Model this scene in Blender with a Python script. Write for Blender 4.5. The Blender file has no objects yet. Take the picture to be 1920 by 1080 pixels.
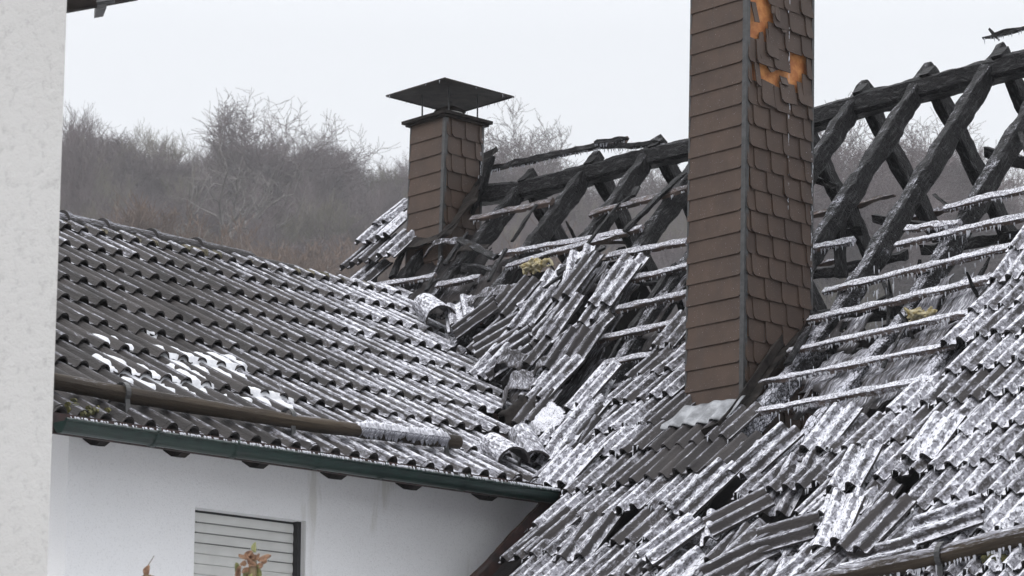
import bpy, math, random
import numpy as np
from mathutils import Vector, noise
from math import sin, cos, tan, atan, atan2, radians, pi, sqrt, hypot

S = bpy.context.scene
COL = S.collection
# ------------------------------------------------------------------ camera
# world axes: +X = along the wing eave (away right), +Y = along the main ridge (away left), Z up
F = 5540.0; PIT = atan(1235 / 5540.0); AZ = radians(46.1)
CAM = np.array([0, 0, 1.6])
FW = np.array([cos(AZ) * cos(PIT), sin(AZ) * cos(PIT), sin(PIT)])
RT = np.array([sin(AZ), -cos(AZ), 0.0]); UP = np.cross(RT, FW)
cd = bpy.data.cameras.new('camera'); cam = bpy.data.objects.new('camera', cd); COL.objects.link(cam)
cam.location = CAM; cam.rotation_euler = (pi / 2 + PIT, 0, AZ - pi / 2)
cd.sensor_width = 36; cd.lens = 36 * F / 1920; cd.clip_end = 3000; cd.clip_start = 0.1
cd.dof.use_dof = True; cd.dof.focus_distance = 16.5; cd.dof.aperture_fstop = 13
S.camera = cam
# ------------------------------------------------------------------ light
W = bpy.data.worlds.new('World'); S.world = W; W.use_nodes = True
nt = W.node_tree; nt.nodes.clear()
def wn(t): return nt.nodes.new(t)
out = wn('ShaderNodeOutputWorld'); bg = wn('ShaderNodeBackground'); sky = wn('ShaderNodeTexSky')
sky.sky_type = 'NISHITA'; sky.sun_disc = False; sky.sun_elevation = radians(48); sky.sun_rotation = radians(262)
sky.dust_density = 6; sky.air_density = 1.2
tc = wn('ShaderNodeTexCoord'); sp = wn('ShaderNodeSeparateXYZ'); rp = wn('ShaderNodeValToRGB')
nt.links.new(tc.outputs['Generated'], sp.inputs[0]); nt.links.new(sp.outputs['Z'], rp.inputs[0])
e = rp.color_ramp.elements
e[0].position = 0.0; e[0].color = (8.1, 8.35, 8.75, 1)          # overcast deck: paler low, brighter overhead
e[1].position = 0.85; e[1].color = (25.2, 25.6, 26.4, 1)
x = e.new(0.30); x.color = (8.75, 9.0, 9.4, 1)
nz_ = wn('ShaderNodeTexNoise'); nz_.inputs['Scale'].default_value = 2.2; nz_.inputs['Detail'].default_value = 3
mr = wn('ShaderNodeMapRange'); mr.inputs[3].default_value = 0.97; mr.inputs[4].default_value = 1.04
nt.links.new(tc.outputs['Generated'], nz_.inputs['Vector']); nt.links.new(nz_.outputs['Fac'], mr.inputs[0])
sc = wn('ShaderNodeVectorMath'); sc.operation = 'SCALE'
nt.links.new(rp.outputs['Color'], sc.inputs[0]); nt.links.new(mr.outputs[0], sc.inputs['Scale'])
mx = wn('ShaderNodeMix'); mx.data_type = 'RGBA'; mx.inputs[0].default_value = 0.95
nt.links.new(sky.outputs[0], mx.inputs[6]); nt.links.new(sc.outputs[0], mx.inputs[7])
nt.links.new(mx.outputs[2], bg.inputs[0]); bg.inputs[1].default_value = 0.108
nt.links.new(bg.outputs[0], out.inputs[0])
sd = bpy.data.lights.new('sun', 'SUN'); sun = bpy.data.objects.new('sun', sd); COL.objects.link(sun)
sd.energy = 1.1; sd.angle = radians(16); sd.color = (1, 0.97, 0.93)
sun.rotation_euler = Vector((cos(radians(48)) * sin(radians(262)), cos(radians(48)) * cos(radians(262)), sin(radians(48)))).to_track_quat('Z', 'Y').to_euler()
S.view_settings.view_transform = 'Standard'; S.view_settings.look = 'None'
S.view_settings.exposure = 0.0; S.view_settings.gamma = 1
S.render.engine = 'CYCLES'
R = random.Random(11)
# ------------------------------------------------------------------ helpers
def ray(x, y):
    d = FW * F + RT * (x - 960) - UP * (y - 540); return d / d.dot(FW)
def pj(P):
    v = np.array(P, float) - CAM; z = v @ FW
    return 960 + F * (v @ RT) / z, 540 - F * (v @ UP) / z
def onp(x, y, P, n):
    r = ray(x, y); t = ((np.array(P) - CAM) @ n) / (r @ n); return CAM + r * t
def at_depth(x, y, d): return CAM + ray(x, y) * d
def z_at(a, b, ypx):
    z0, z1 = -5, 200
    for _ in range(50):
        m = (z0 + z1) / 2
        if pj((a, b, m))[1] > ypx: z0 = m
        else: z1 = m
    return m
def inpoly(x, y, P):
    c = False; j = len(P) - 1
    for i in range(len(P)):
        xi, yi = P[i]; xj, yj = P[j]
        if (yi > y) != (yj > y) and x < (xj - xi) * (y - yi) / (yj - yi) + xi: c = not c
        j = i
    return c
def nv(v):
    v = np.array(v, float); return v / (np.linalg.norm(v) + 1e-12)
def nz(x, y=0, z=0): return noise.noise(Vector((x, y, z)))
class MB:
    def __init__(s): s.v = []; s.f = []; s.uv = []; s.fr = []; s.sm = []
    def vert(s, p, uv=(0, 0), fr=0.5):
        s.v.append((float(p[0]), float(p[1]), float(p[2]))); s.uv.append(uv); s.fr.append(fr); return len(s.v) - 1
    def face(s, idx, smooth=False): s.f.append(tuple(idx)); s.sm.append(smooth)
    def quad(s, a, b, c, d, fr=0.5, uv=None):
        uv = uv or [(0, 0), (np.linalg.norm(np.subtract(b, a)), 0), (np.linalg.norm(np.subtract(b, a)), np.linalg.norm(np.subtract(c, b))), (0, np.linalg.norm(np.subtract(c, b)))]
        i = [s.vert(p, u, fr) for p, u in zip((a, b, c, d), uv)]; s.face(i)
    def box(s, o, ex, ey, ez, fr=0.5):
        o, ex, ey, ez = map(lambda q: np.array(q, float), (o, ex, ey, ez))
        if np.dot(np.cross(ex, ey), ez) < 0: ex, ey = ey, ex
        c = [o, o + ex, o + ex + ey, o + ey]; d = [p + ez for p in c]
        s.quad(c[3], c[2], c[1], c[0], fr); s.quad(d[0], d[1], d[2], d[3], fr)
        for k in range(4): s.quad(c[k], c[(k + 1) % 4], d[(k + 1) % 4], d[k], fr)
    def plate(s, pts, n, t, fr=0.5):      # convex outline extruded by t along n
        n = np.array(n) * t; pts = [np.array(p, float) for p in pts]
        c = sum(pts) / len(pts)
        def uv(p): d = p - pts[0]; return (float(d[0] + d[1]), float(d[2]))
        a = [s.vert(p + n, uv(p), fr) for p in pts]; s.face(a)
        b = [s.vert(p, uv(p), fr) for p in pts]; s.face(b[::-1])
        for k in range(len(pts)):
            j = (k + 1) % len(pts)
            s.face([s.vert(pts[k], uv(pts[k]), fr), s.vert(pts[j], uv(pts[j]), fr), s.vert(pts[j] + n, uv(pts[j]), fr), s.vert(pts[k] + n, uv(pts[k]), fr)])
    def ring_tube(s, rings, smooth=True, cap=True, fr=0.5, frs=None):
        idx = []; L = 0
        for k, r in enumerate(rings):
            if k: L += float(np.linalg.norm(np.mean(r, 0) - np.mean(rings[k - 1], 0)))
            m = len(r); per = 0; row = []
            for j in range(m + 1):
                row.append(s.vert(r[j % m], (per, L), frs[k] if frs else fr))
                per += float(np.linalg.norm(r[(j + 1) % m] - r[j % m]))
            idx.append(row)
        for k in range(len(idx) - 1):
            for j in range(len(idx[0]) - 1):
                s.face((idx[k][j], idx[k][j + 1], idx[k + 1][j + 1], idx[k + 1][j]), smooth)
        if cap:
            for r, rev in ((rings[0], True), (rings[-1], False)):
                i = [s.vert(p, (float(p[0]), float(p[2])), fr) for p in r]; s.face(i[::-1] if rev else i)
    def tube(s, pts, rad, n=8, smooth=True, cap=True, rough=0, seed=0, fr=0.5, upv=(0, 0, 1)):
        pts = [np.array(p, float) for p in pts]; rings = []
        if not hasattr(rad, '__len__'): rad = [rad] * len(pts)
        for k, p in enumerate(pts):
            d = nv(pts[min(k + 1, len(pts) - 1)] - pts[max(k - 1, 0)])
            a = np.cross(d, upv)
            if np.linalg.norm(a) < 1e-3: a = np.cross(d, (1, 0.1, 0))
            a = nv(a); b = np.cross(a, d); r = []
            for j in range(n):
                t = 2 * pi * j / n; q = rad[k]
                if rough: q *= 1 + rough * nz(seed * 7.3 + cos(t) * 1.2, sin(t) * 1.2, k * 0.45)
                r.append(p + a * cos(t) * q - b * sin(t) * q)
            rings.append(np.array(r))
        s.ring_tube(rings, smooth, cap, fr)
    def beam(s, pts, w, h, nrm, rough=0.012, seed=0, fr=0.4, step=0.032, cham=0.10, taper=None, smooth=False, frf=None):
        # timber: rectangular section with broken arrises; pts on its centre line, h measured along nrm
        P = [np.array(p, float) for p in pts]; path = []
        for k in range(len(P) - 1):
            L = np.linalg.norm(P[k + 1] - P[k]); m = max(2, int(L / step))
            for j in range(m): path.append(P[k] + (P[k + 1] - P[k]) * j / m)
        path.append(P[-1]); rings = []; n = len(path)
        for k, p in enumerate(path):
            d = nv(path[min(k + 1, n - 1)] - path[max(k - 1, 0)])
            u = nv(np.array(nrm) - d * np.dot(nrm, d)); a = np.cross(d, u); r = []
            tp = 1 if taper is None else taper(k / (n - 1))
            for cx, cy in ((1, cham * 2 - 1), (1, 1 - cham * 2), (1 - cham * 2, 1), (cham * 2 - 1, 1), (-1, 1 - cham * 2), (-1, cham * 2 - 1), (cham * 2 - 1, -1), (1 - cham * 2, -1)):
                q = rough * (nz(seed * 3.1 + cx * 1.7, cy * 1.7, k * step * 7) * 1.5 + nz(seed + cx * 3, cy * 3 + 5, k * step * 19) * 0.6)
                r.append(p + a * (cx * w / 2 * tp + q * cx) + u * (cy * h / 2 * tp + q * cy))
            rings.append(np.array(r)[::-1])
        s.ring_tube(rings, smooth, True, fr, [frf(k / (n - 1)) for k in range(n)] if frf else None)
    def build(s, name, mat, parent=None):
        me = bpy.data.meshes.new(name); me.from_pydata(s.v, [], s.f); me.update()
        uvl = me.uv_layers.new(name='UVMap'); li = np.zeros(len(me.loops), int); me.loops.foreach_get('vertex_index', li)
        uvl.data.foreach_set('uv', np.array(s.uv, 'f')[li].ravel())
        at = me.attributes.new('frost', 'FLOAT', 'POINT'); at.data.foreach_set('value', np.array(s.fr, 'f'))
        me.polygons.foreach_set('use_smooth', np.array(s.sm, bool)); me.materials.append(mat); me.update()
        o = bpy.data.objects.new(name, me); COL.objects.link(o)
        if parent: o.parent = parent
        return o
def tag(o, label=None, cat=None, group=None, kind=None):
    if label: o['label'] = label
    if cat: o['category'] = cat
    if group: o['group'] = group
    if kind: o['kind'] = kind
    return o
def empty(name, loc, label, cat, group=None):
    o = bpy.data.objects.new(name, None); COL.objects.link(o); o.location = loc; o.empty_display_size = 0.2
    return tag(o, label, cat, group)
# ------------------------------------------------------------------ materials
class M_:
    def __init__(s, name):
        s.m = bpy.data.materials.new(name); s.m.use_nodes = True; s.t = s.m.node_tree; s.b = s.t.nodes['Principled BSDF']
    def n(s, t, **k):
        o = s.t.nodes.new(t)
        for a, v in k.items(): setattr(o, a, v)
        return o
    def l(s, a, b): s.t.links.new(a, b)
    def coord(s, kind='Object', scale=(1, 1, 1)):
        if kind == 'UV': t = s.n('ShaderNodeUVMap').outputs[0]
        else: t = s.n('ShaderNodeTexCoord').outputs['Object']
        mp = s.n('ShaderNodeMapping'); mp.inputs['Scale'].default_value = scale; s.l(t, mp.inputs[0]); return mp.outputs[0]
    def noise(s, vec, scale, detail=4, rough=0.6, dist=0):
        q = s.n('ShaderNodeTexNoise'); q.inputs['Scale'].default_value = scale; q.inputs['Detail'].default_value = detail
        q.inputs['Roughness'].default_value = rough; q.inputs['Distortion'].default_value = dist; s.l(vec, q.inputs['Vector']); return q.outputs['Fac']
    def math(s, op, a, b=None, c=None):
        q = s.n('ShaderNodeMath', operation=op)
        for i, v in enumerate((a, b, c)):
            if v is None: continue
            if isinstance(v, (int, float)): q.inputs[i].default_value = v
            else: s.l(v, q.inputs[i])
        return q.outputs[0]
    def ramp(s, f, lo, hi, a=0.0, b=1.0):
        q = s.n('ShaderNodeMapRange', interpolation_type='SMOOTHSTEP'); s.l(f, q.inputs[0])
        for i, v in zip((1, 2, 3, 4), (lo, hi, a, b)): q.inputs[i].default_value = v
        return q.outputs[0]
    def mix(s, f, a, b):
        q = s.n('ShaderNodeMix', data_type='RGBA')
        for i, v in ((0, f), (6, a), (7, b)):
            if isinstance(v, tuple): q.inputs[i].default_value = v + (1,)
            elif isinstance(v, (int, float)): q.inputs[i].default_value = v
            else: s.l(v, q.inputs[i])
        return q.outputs[2]
    def attr(s, name='frost'):
        q = s.n('ShaderNodeAttribute'); q.attribute_name = name; return q.outputs['Fac']
    def nrmz(s):
        g = s.n('ShaderNodeNewGeometry'); q = s.n('ShaderNodeSeparateXYZ'); s.l(g.outputs['Normal'], q.inputs[0]); return q.outputs['Z']
    def col(s, c):
        if isinstance(c, tuple): s.b.inputs['Base Color'].default_value = c + (1,)
        else: s.l(c, s.b.inputs['Base Color'])
    def rough(s, r):
        if isinstance(r, (int, float)): s.b.inputs['Roughness'].default_value = r
        else: s.l(r, s.b.inputs['Roughness'])
    def bump(s, h, st=0.5, d=0.01):
        q = s.n('ShaderNodeBump'); q.inputs['Strength'].default_value = st; q.inputs['Distance'].default_value = d
        s.l(h, q.inputs['Height']); s.l(q.outputs[0], s.b.inputs['Normal'])
ICE = (0.66, 0.67, 0.74)
def frosted(name, dark, dark2, gain=1.0, streak=0.35, bump=0.012, kind='UV', red=None, lim=(0.0, 0.0)):
    m = M_(name)
    uv = m.coord(kind, (1, streak, 1) if kind == 'UV' else (1, 1, 1))
    uvs = m.coord(kind, (1, min(1, streak * 1.7), 1))
    big = m.noise(uvs, 3.5, 3); mid = m.noise(uv, 46, 5, 0.7, 0.6); fine = m.noise(uvs, 130, 3, 0.75)
    base = m.mix(m.ramp(m.noise(uv, 9, 5), 0.35, 0.7), dark, dark2)
    if red: base = m.mix(m.ramp(m.noise(uv, 2.3, 3), 0.60, 0.66), base, red)
    am = m.math('MULTIPLY', m.attr(), gain)
    z = m.math('MULTIPLY_ADD', m.nrmz(), 0.42, -0.30)
    t = m.math('ADD', m.math('ADD', am, z), m.math('MULTIPLY_ADD', big, 0.7, -0.35))
    t = m.math('ADD', t, m.math('MULTIPLY_ADD', mid, 1.7, -0.85))
    t = m.math('ADD', t, m.math('MULTIPLY_ADD', fine, 0.8, -0.4))
    film = m.ramp(t, 0.10, 0.50); k = m.ramp(m.math('ADD', t, m.math('MULTIPLY_ADD', m.noise(uvs, 85, 2, 0.5), 1.5, -0.75)), 0.42, 0.86)
    pits = m.ramp(m.noise(uvs, 125, 2, 0.6), 0.36, 0.46)
    c = m.mix(m.math('MULTIPLY', film, m.math('MULTIPLY_ADD', pits, 0.7, 0.3)), base, m.mix(fine, (0.13, 0.13, 0.15), (0.31, 0.31, 0.35)))
    c = m.mix(m.math('MULTIPLY', k, pits), c, m.mix(m.ramp(fine, 0.35, 0.65), (0.46, 0.46, 0.51), (0.78, 0.79, 0.85)))
    m.col(c); m.rough(m.math('MULTIPLY_ADD', k, -0.25, 0.75))
    m.b.inputs['Specular IOR Level'].default_value = 0.28
    m.bump(m.math('ADD', m.math('MULTIPLY', k, 0.6), m.math('ADD', m.math('MULTIPLY', fine, 0.5), mid)), 0.75, bump)
    return m.m
MT = {}
MT['tile'] = frosted('concrete_tile_with_frost', (0.018, 0.016, 0.016), (0.044, 0.039, 0.038), 1.0, 0.13)
MT['tile_in'] = frosted('iced_concrete_tile', (0.018, 0.016, 0.017), (0.046, 0.041, 0.041), 1.0, 0.17, 0.012)
MT['char'] = None
def char_mat():
    m = M_('charred_timber'); uv = m.coord('UV', (1, 0.45, 1)); u1 = m.coord('UV')
    v = m.n('ShaderNodeTexVoronoi', feature='DISTANCE_TO_EDGE'); v.inputs['Scale'].default_value = 55; m.l(uv, v.inputs['Vector'])
    crack = m.ramp(v.outputs['Distance'], 0.0, 0.09)
    n1 = m.noise(uv, 30, 5, 0.7); fine = m.noise(u1, 110, 3, 0.7)
    base = m.mix(m.ramp(m.noise(m.coord('UV', (1, 0.2, 1)), 48, 4, 0.7), 0.48, 0.72), (0.004, 0.004, 0.005), (0.060, 0.058, 0.062))
    t = m.math('ADD', m.math('ADD', m.attr(), m.math('MULTIPLY_ADD', m.nrmz(), 0.45, -0.25)), m.math('MULTIPLY_ADD', m.noise(u1, 4, 3), 1.0, -0.5))
    t = m.math('ADD', t, m.math('ADD', m.math('MULTIPLY_ADD', n1, 1.3, -0.65), m.math('MULTIPLY_ADD', fine, 0.9, -0.45)))
    k = m.math('MULTIPLY', m.ramp(t, 0.36, 0.85), crack)
    m.col(m.mix(k, base, m.mix(fine, (0.22, 0.22, 0.26), (0.78, 0.79, 0.87)))); m.rough(0.65); m.b.inputs['Specular IOR Level'].default_value = 0.22
    m.bump(m.math('ADD', crack, m.math('ADD', n1, m.math('MULTIPLY', fine, 0.4))), 0.9, 0.008)
    return m.m
MT['char'] = char_mat()
MT['batten'] = frosted('iced_batten', (0.035, 0.028, 0.026), (0.12, 0.085, 0.07), 1.0, 0.5, 0.008, red=(0.16, 0.06, 0.035))
MT['log'] = frosted('weathered_log', (0.016, 0.011, 0.007), (0.062, 0.046, 0.030), 1.0, 0.10, 0.010)
def simple(name, c1, c2, scale=20, rough=0.6, bump=0.0, bd=0.005, kind='Object', metal=0, spec=0.5, stretch=(1, 1, 1), lo=0.35, hi=0.65):
    m = M_(name); v = m.coord(kind, stretch); n = m.noise(v, scale, 5, 0.65)
    m.col(m.mix(m.ramp(n, lo, hi), c1, c2)); m.rough(rough); m.b.inputs['Metallic'].default_value = metal
    m.b.inputs['Specular IOR Level'].default_value = spec
    if bump: m.bump(m.noise(v, scale * 3, 4, 0.7), bump, bd)
    return m.m
MT['batten_ice'] = frosted('thick_ice_crust', (0.16, 0.16, 0.17), (0.30, 0.30, 0.32), 1.0, 0.5, 0.012)
def ice_mat():
    m = M_('clear_ice'); m.col(m.mix(m.noise(m.coord(), 60, 3), (0.50, 0.51, 0.56), (0.78, 0.80, 0.86))); m.rough(0.12)
    m.b.inputs['Transmission Weight'].default_value = 0.35; m.b.inputs['IOR'].default_value = 1.31
    m.bump(m.noise(m.coord(), 150, 3), 0.5, 0.004); return m.m
MT['ice'] = ice_mat()
MT['snow'] = simple('snow', (0.50, 0.51, 0.54), (0.63, 0.64, 0.67), 30, 0.7, 0.6, 0.006)
def stucco(name, c, c2, grain, gstr, gd, stains):
    m = M_(name); v = m.coord(); big = m.noise(v, 0.9, 4); col = m.mix(m.ramp(big, 0.3, 0.75), c, c2)
    for (lo, hi, cc, st, sc_) in stains:
        vs = m.coord('Object', st); col = m.mix(m.ramp(m.noise(vs, sc_, 5, 0.6, 0.4), lo, hi, 0, 0.8), col, cc)
    g = m.noise(v, grain, 3, 0.7); col = m.mix(m.ramp(g, 0.30, 0.48, 0.35, 0), col, tuple(q * 0.62 for q in c))
    m.col(col); m.rough(0.9); m.b.inputs['Specular IOR Level'].default_value = 0.2; m.bump(g, gstr, gd); return m.m
MT['white'] = stucco('white_render', (0.76, 0.76, 0.77), (0.82, 0.82, 0.83), 130, 0.35, 0.006, [(0.60, 0.68, (0.60, 0.59, 0.56), (1.5, 1.5, 0.22), 2.6)])
MT['rough_white'] = stucco('rough_cast_render', (0.405, 0.398, 0.39), (0.425, 0.418, 0.41), 26, 0.6, 0.010, [(0.55, 0.75, (0.385, 0.375, 0.365), (1, 1, 0.5), 3.0)])
def slate_mat():
    m = M_('brown_fibre_cement_slate'); v = m.coord(); vs = m.coord('Object', (1, 1, 0.06)); n = m.noise(v, 7, 4)
    c = m.mix(m.ramp(n, 0.3, 0.7), (0.048, 0.031, 0.023), (0.068, 0.044, 0.032))
    c = m.mix(m.attr(), c, (0.030, 0.020, 0.017))
    c = m.mix(m.ramp(m.noise(vs, 26, 4), 0.52, 0.75, 0, 0.45), c, (0.045, 0.034, 0.030))
    c = m.mix(m.ramp(m.noise(v, 190, 2, 0.5), 0.70, 0.76, 0, 0.7), c, (0.5, 0.5, 0.55))
    m.col(c); m.rough(0.62); m.b.inputs['Specular IOR Level'].default_value = 0.3; m.bump(m.noise(v, 120, 3), 0.18, 0.003); return m.m
MT['slate'] = slate_mat()
MT['strip'] = simple('dark_metal_strip', (0.022, 0.023, 0.024), (0.045, 0.045, 0.046), 30, 0.45, 0.2)
MT['orange'] = simple('bare_orange_board', (0.30, 0.10, 0.028), (0.50, 0.22, 0.07), 14, 0.7, 0.3, 0.003)
MT['soot'] = simple('sooty_metal', (0.006, 0.005, 0.005), (0.024, 0.020, 0.018), 14, 0.75, 0.5, 0.004, spec=0.12)
MT['lead'] = simple('lead_flashing', (0.10, 0.105, 0.115), (0.27, 0.28, 0.30), 9, 0.45, 0.5, 0.01)
MT['flue'] = simple('pale_flue', (0.42, 0.41, 0.39), (0.6, 0.6, 0.58), 20, 0.6)
MT['green'] = simple('green_gutter_paint', (0.004, 0.014, 0.012), (0.007, 0.024, 0.019), 14, 0.35, 0.2, 0.002)
MT['redwood'] = simple('dark_red_stained_wood', (0.012, 0.007, 0.007), (0.040, 0.016, 0.013), 12, 0.65, 0.4, 0.004, stretch=(1, 1, 1))
MT['shutter'] = simple('grey_shutter_plastic', (0.53, 0.53, 0.51), (0.59, 0.59, 0.57), 6, 0.5)
MT['rubber'] = simple('dark_guide_rail', (0.012, 0.012, 0.014), (0.02, 0.02, 0.022), 20, 0.5)
MT['under'] = frosted('sooty_underlay', (0.006, 0.005, 0.006), (0.022, 0.017, 0.017), 1.0, 0.3, 0.02, red=(0.06, 0.018, 0.012))
MT['mortar'] = simple('mossy_mortar', (0.03, 0.03, 0.014), (0.16, 0.14, 0.10), 28, 0.95, 0.9, 0.015)
MT['moss'] = simple('moss', (0.025, 0.028, 0.010), (0.10, 0.09, 0.025), 40, 0.95, 0.9, 0.01)
MT['wool'] = simple('glass_wool_insulation', (0.34, 0.26, 0.09), (0.66, 0.60, 0.42), 26, 0.95, 1.0, 0.03)
MT['bark'] = simple('bare_bark', (0.060, 0.052, 0.052), (0.13, 0.118, 0.115), 4, 0.95)
MT['bark_pale'] = simple('pale_dead_wood', (0.11, 0.10, 0.095), (0.18, 0.165, 0.155), 4, 0.95)
MT['twig'] = simple('purple_brown_twigs', (0.095, 0.074, 0.078), (0.150, 0.122, 0.125), 0.25, 0.95)  # twigs lightened, part of the distant haze is put into their colour
MT['twig_olive'] = simple('olive_brown_twigs', (0.10, 0.092, 0.068), (0.16, 0.142, 0.11), 0.25, 0.95)
MT['twig_orange'] = simple('orange_brown_twigs', (0.13, 0.085, 0.060), (0.165, 0.11, 0.075), 0.3, 0.95)
MT['stems'] = simple('mixed_pale_stems', (0.045, 0.036, 0.038), (0.26, 0.24, 0.225), 1.3, 0.95, stretch=(1, 1, 0.04), lo=.40, hi=.60)
MT['hill'] = simple('wooded_hill_floor', (0.085, 0.065, 0.058), (0.13, 0.10, 0.085), 0.12, 0.95, 0.8, 0.3)
def ground_mat():
    m = M_('bounce_garden_and_wood_floor'); v = m.coord(); ln = m.n('ShaderNodeVectorMath', operation='LENGTH'); m.l(v, ln.inputs[0])
    near = m.mix(m.ramp(m.noise(v, 0.7, 5), 0.42, 0.52), (0.10, 0.10, 0.05), (0.74, 0.75, 0.79)); far = m.mix(m.noise(v, 0.12, 5), (0.075, 0.058, 0.054), (0.12, 0.092, 0.082))  # unseen near ground whitened as snow to bounce light onto the walls
    m.col(m.mix(m.ramp(ln.outputs['Value'], 55, 75), near, far)); m.rough(0.95); return m.m
MT['ground'] = ground_mat()
# ------------------------------------------------------------------ roof planes
TW = radians(29.3); NW = np.array([0, -sin(TW), cos(TW)])
P0 = CAM + ray(300, 530) * 18.0
J1 = onp(800, 557, P0, NW); J2 = onp(1030, 930, P0, NW)
BR, ZR = J1[1], J1[2]                               # wing ridge
def Wp(a, t, h=0.0): return np.array([a, BR - t * cos(TW), ZR - t * sin(TW)]) + NW * h   # wing slope: a along the eave, t down from the ridge
def Winv(x, y): Q = onp(x, y, J1, NW); return Q[0], (BR - Q[1]) / cos(TW)
TL = radians(41.5); SK = 1.40
UL = np.array([cos(TL), 0, sin(TL)]); NL = np.array([-sin(TL), 0, cos(TL)])
K_ = J2 + UL * SK; TU = radians(49.5)
UU = np.array([cos(TU), 0, sin(TU)]); NU = np.array([-sin(TU), 0, cos(TU)])
A0, Z0 = J2[0], J2[2]; BE = J2[1]
def Mp(s, b, h=0.0):                                 # main slope: s up from wing-eave level, b along the ridge
    if s < SK: p = J2 + UL * s + NL * h
    else:
        k = min(1, (s - SK) / 0.15); p = K_ + UU * (s - SK) + (NL * (1 - k) + NU * k) * h
    return np.array([p[0], b, p[2]])
def Maxes(s): return (UL, NL) if s < SK else (UU, NU)
def Minv(x, y):
    Q = onp(x, y, J2, NL); s = (Q - J2) @ UL
    if s > SK: Q = onp(x, y, K_, NU); s = SK + (Q - K_) @ UU
    return s, Q[1]
def valx(y):            # where the wing tiles run in under the debris of the main slope (valley line)
    V_ = [(500, 800), (557, 800), (600, 835), (650, 880), (720, 925), (790, 948), (850, 975), (900, 1010), (925, 1035), (1000, 1035)]
    for (y0, x0), (y1, x1) in zip(V_[:-1], V_[1:]):
        if y0 <= y <= y1: return x0 + (x1 - x0) * (y - y0) / (y1 - y0)
    return 800 if y < 500 else 1035
def Minvh(x, y, h):      # (s, b) of the point lifted h off the main slope that is seen at (x, y)
    u, v = x, y
    for _ in range(3): q = pj(Mp(*Minv(u, v), h)); u += x - q[0]; v += y - q[1]
    return Minv(u, v)
SR = Minv(1105, 282)[0]; RA = Mp(SR, 0)[0]; RZ = Mp(SR, 0)[2]
def Bp(s, b, h=0.0): return np.array([RA + cos(TU) * s, b, RZ - sin(TU) * s]) + np.array([sin(TU), 0, cos(TU)]) * h   # back slope, s down from the ridge
BV = Minv(950, 1010)[1]; BG = Minv(700, 450)[1]; BN = BE - 4.5; print('BV', BV, 'BG', BG, 'BR', BR, 'BE', BE, 'SR', SR, 'J', J1, J2)
print('rows', [round(Minv(*p)[0], 3) for p in [(1151,873),(1290,840),(1102,935),(1291,899),(1120,989),(1220,970),(1073,1053),(1177,1034),(1773,697),(1895,670),(1732,762),(1883,728)]])                     # main roof: near-wing verge, far gable, near end
SE = -1.55                                          # main eave
def valley_t(a): return None
# ------------------------------------------------------------------ roof tile shape
def prof(u, H):
    f = u % 1.0; q = abs(f - 0.5) / 0.275
    r = H * (max(0.0, 1 - q * q) ** 0.55)
    return r + (0.0025 if q > 1.25 and (f < 0.06 or f > 0.94) else 0)
def add_tile(mb, fn, n, pitch, L, H, lift, gauge, fr, seed, thick=0.013, segs=4, per=10, chip=0.0):
    ou, ov = seed * 1.37 % 50, seed * 2.11 % 50
    X = [i / per * pitch for i in range(n * per + 1)]; Y = [L * j / segs for j in range(segs + 1)]
    dy = [chip * max(0, nz(x * 16 + seed * 3.3, seed * 1.7) + 0.1) for x in X]
    def P(i, j, low):
        x = X[i]; y = Y[j] if j else dy[i]
        z = prof(x / pitch, H) + lift * (1 - y / gauge) + 0.0025 * nz(x * 9 + seed, y * 9)
        return fn(x - n * pitch / 2, y, z - (thick if low else 0))
    def ff(i):           # ice in troughs and on crests; darker flanks also paint in rib shading
        q = abs((X[i] / pitch) % 1.0 - .5) * 2; return fr + (.26 if q > .64 else (.14 if q < .22 else -.26))
    g = [[mb.vert(P(i, j, False), (X[i] + ou, Y[j] + ov), ff(i)) for i in range(len(X))] for j in range(segs + 1)]
    for j in range(segs):
        for i in range(len(X) - 1): mb.face((g[j][i], g[j][i + 1], g[j + 1][i + 1], g[j + 1][i]), True)
    hl = [[mb.vert(P(i, j, True), (X[i] + ou, Y[j] + ov), -0.6) for i in range(len(X))] for j in (0, segs)]
    for i in range(len(X) - 1): mb.face((hl[1][i], hl[1][i + 1], hl[0][i + 1], hl[0][i]), True)
    t = [mb.vert(P(i, 0, False), (X[i] + ou, ov), -0.15) for i in range(len(X))]; q = [mb.vert(P(i, 0, True), (X[i] + ou, ov - .02), -0.3) for i in range(len(X))]
    for i in range(len(X) - 1): mb.face((q[i], q[i + 1], t[i + 1], t[i]))
    t = [mb.vert(P(i, segs, False), (X[i] + ou, ov), 0.2) for i in range(len(X))]; q = [mb.vert(P(i, segs, True), (X[i] + ou, ov - .02), 0.1) for i in range(len(X))]
    for i in range(len(X) - 1): mb.face((t[i], t[i + 1], q[i + 1], q[i]))
    for i, fl in ((0, 0), (len(X) - 1, 1)):
        for j in range(segs):
            a = [P(i, j, False), P(i, j + 1, False), P(i, j + 1, True), P(i, j, True)]
            if fl: a = a[::-1]
            mb.face([mb.vert(p, (Y[j] + ou, ov), 0.1) for p in a])
# ------------------------------------------------------------------ THE HOUSE
house = empty('burnt_house', (12.0, 12.5, 0), 'white rendered house with fire-gutted frost-covered roof and two brown chimneys', 'house')
def part(mb, name, mat, parent=None, label=None):
    o = mb.build(name, MT[mat], parent or house)
    if parent is None: o.location = -Vector(house.location); 
    o.matrix_parent_inverse.identity()
    if label: o['label'] = label
    return o
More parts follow.
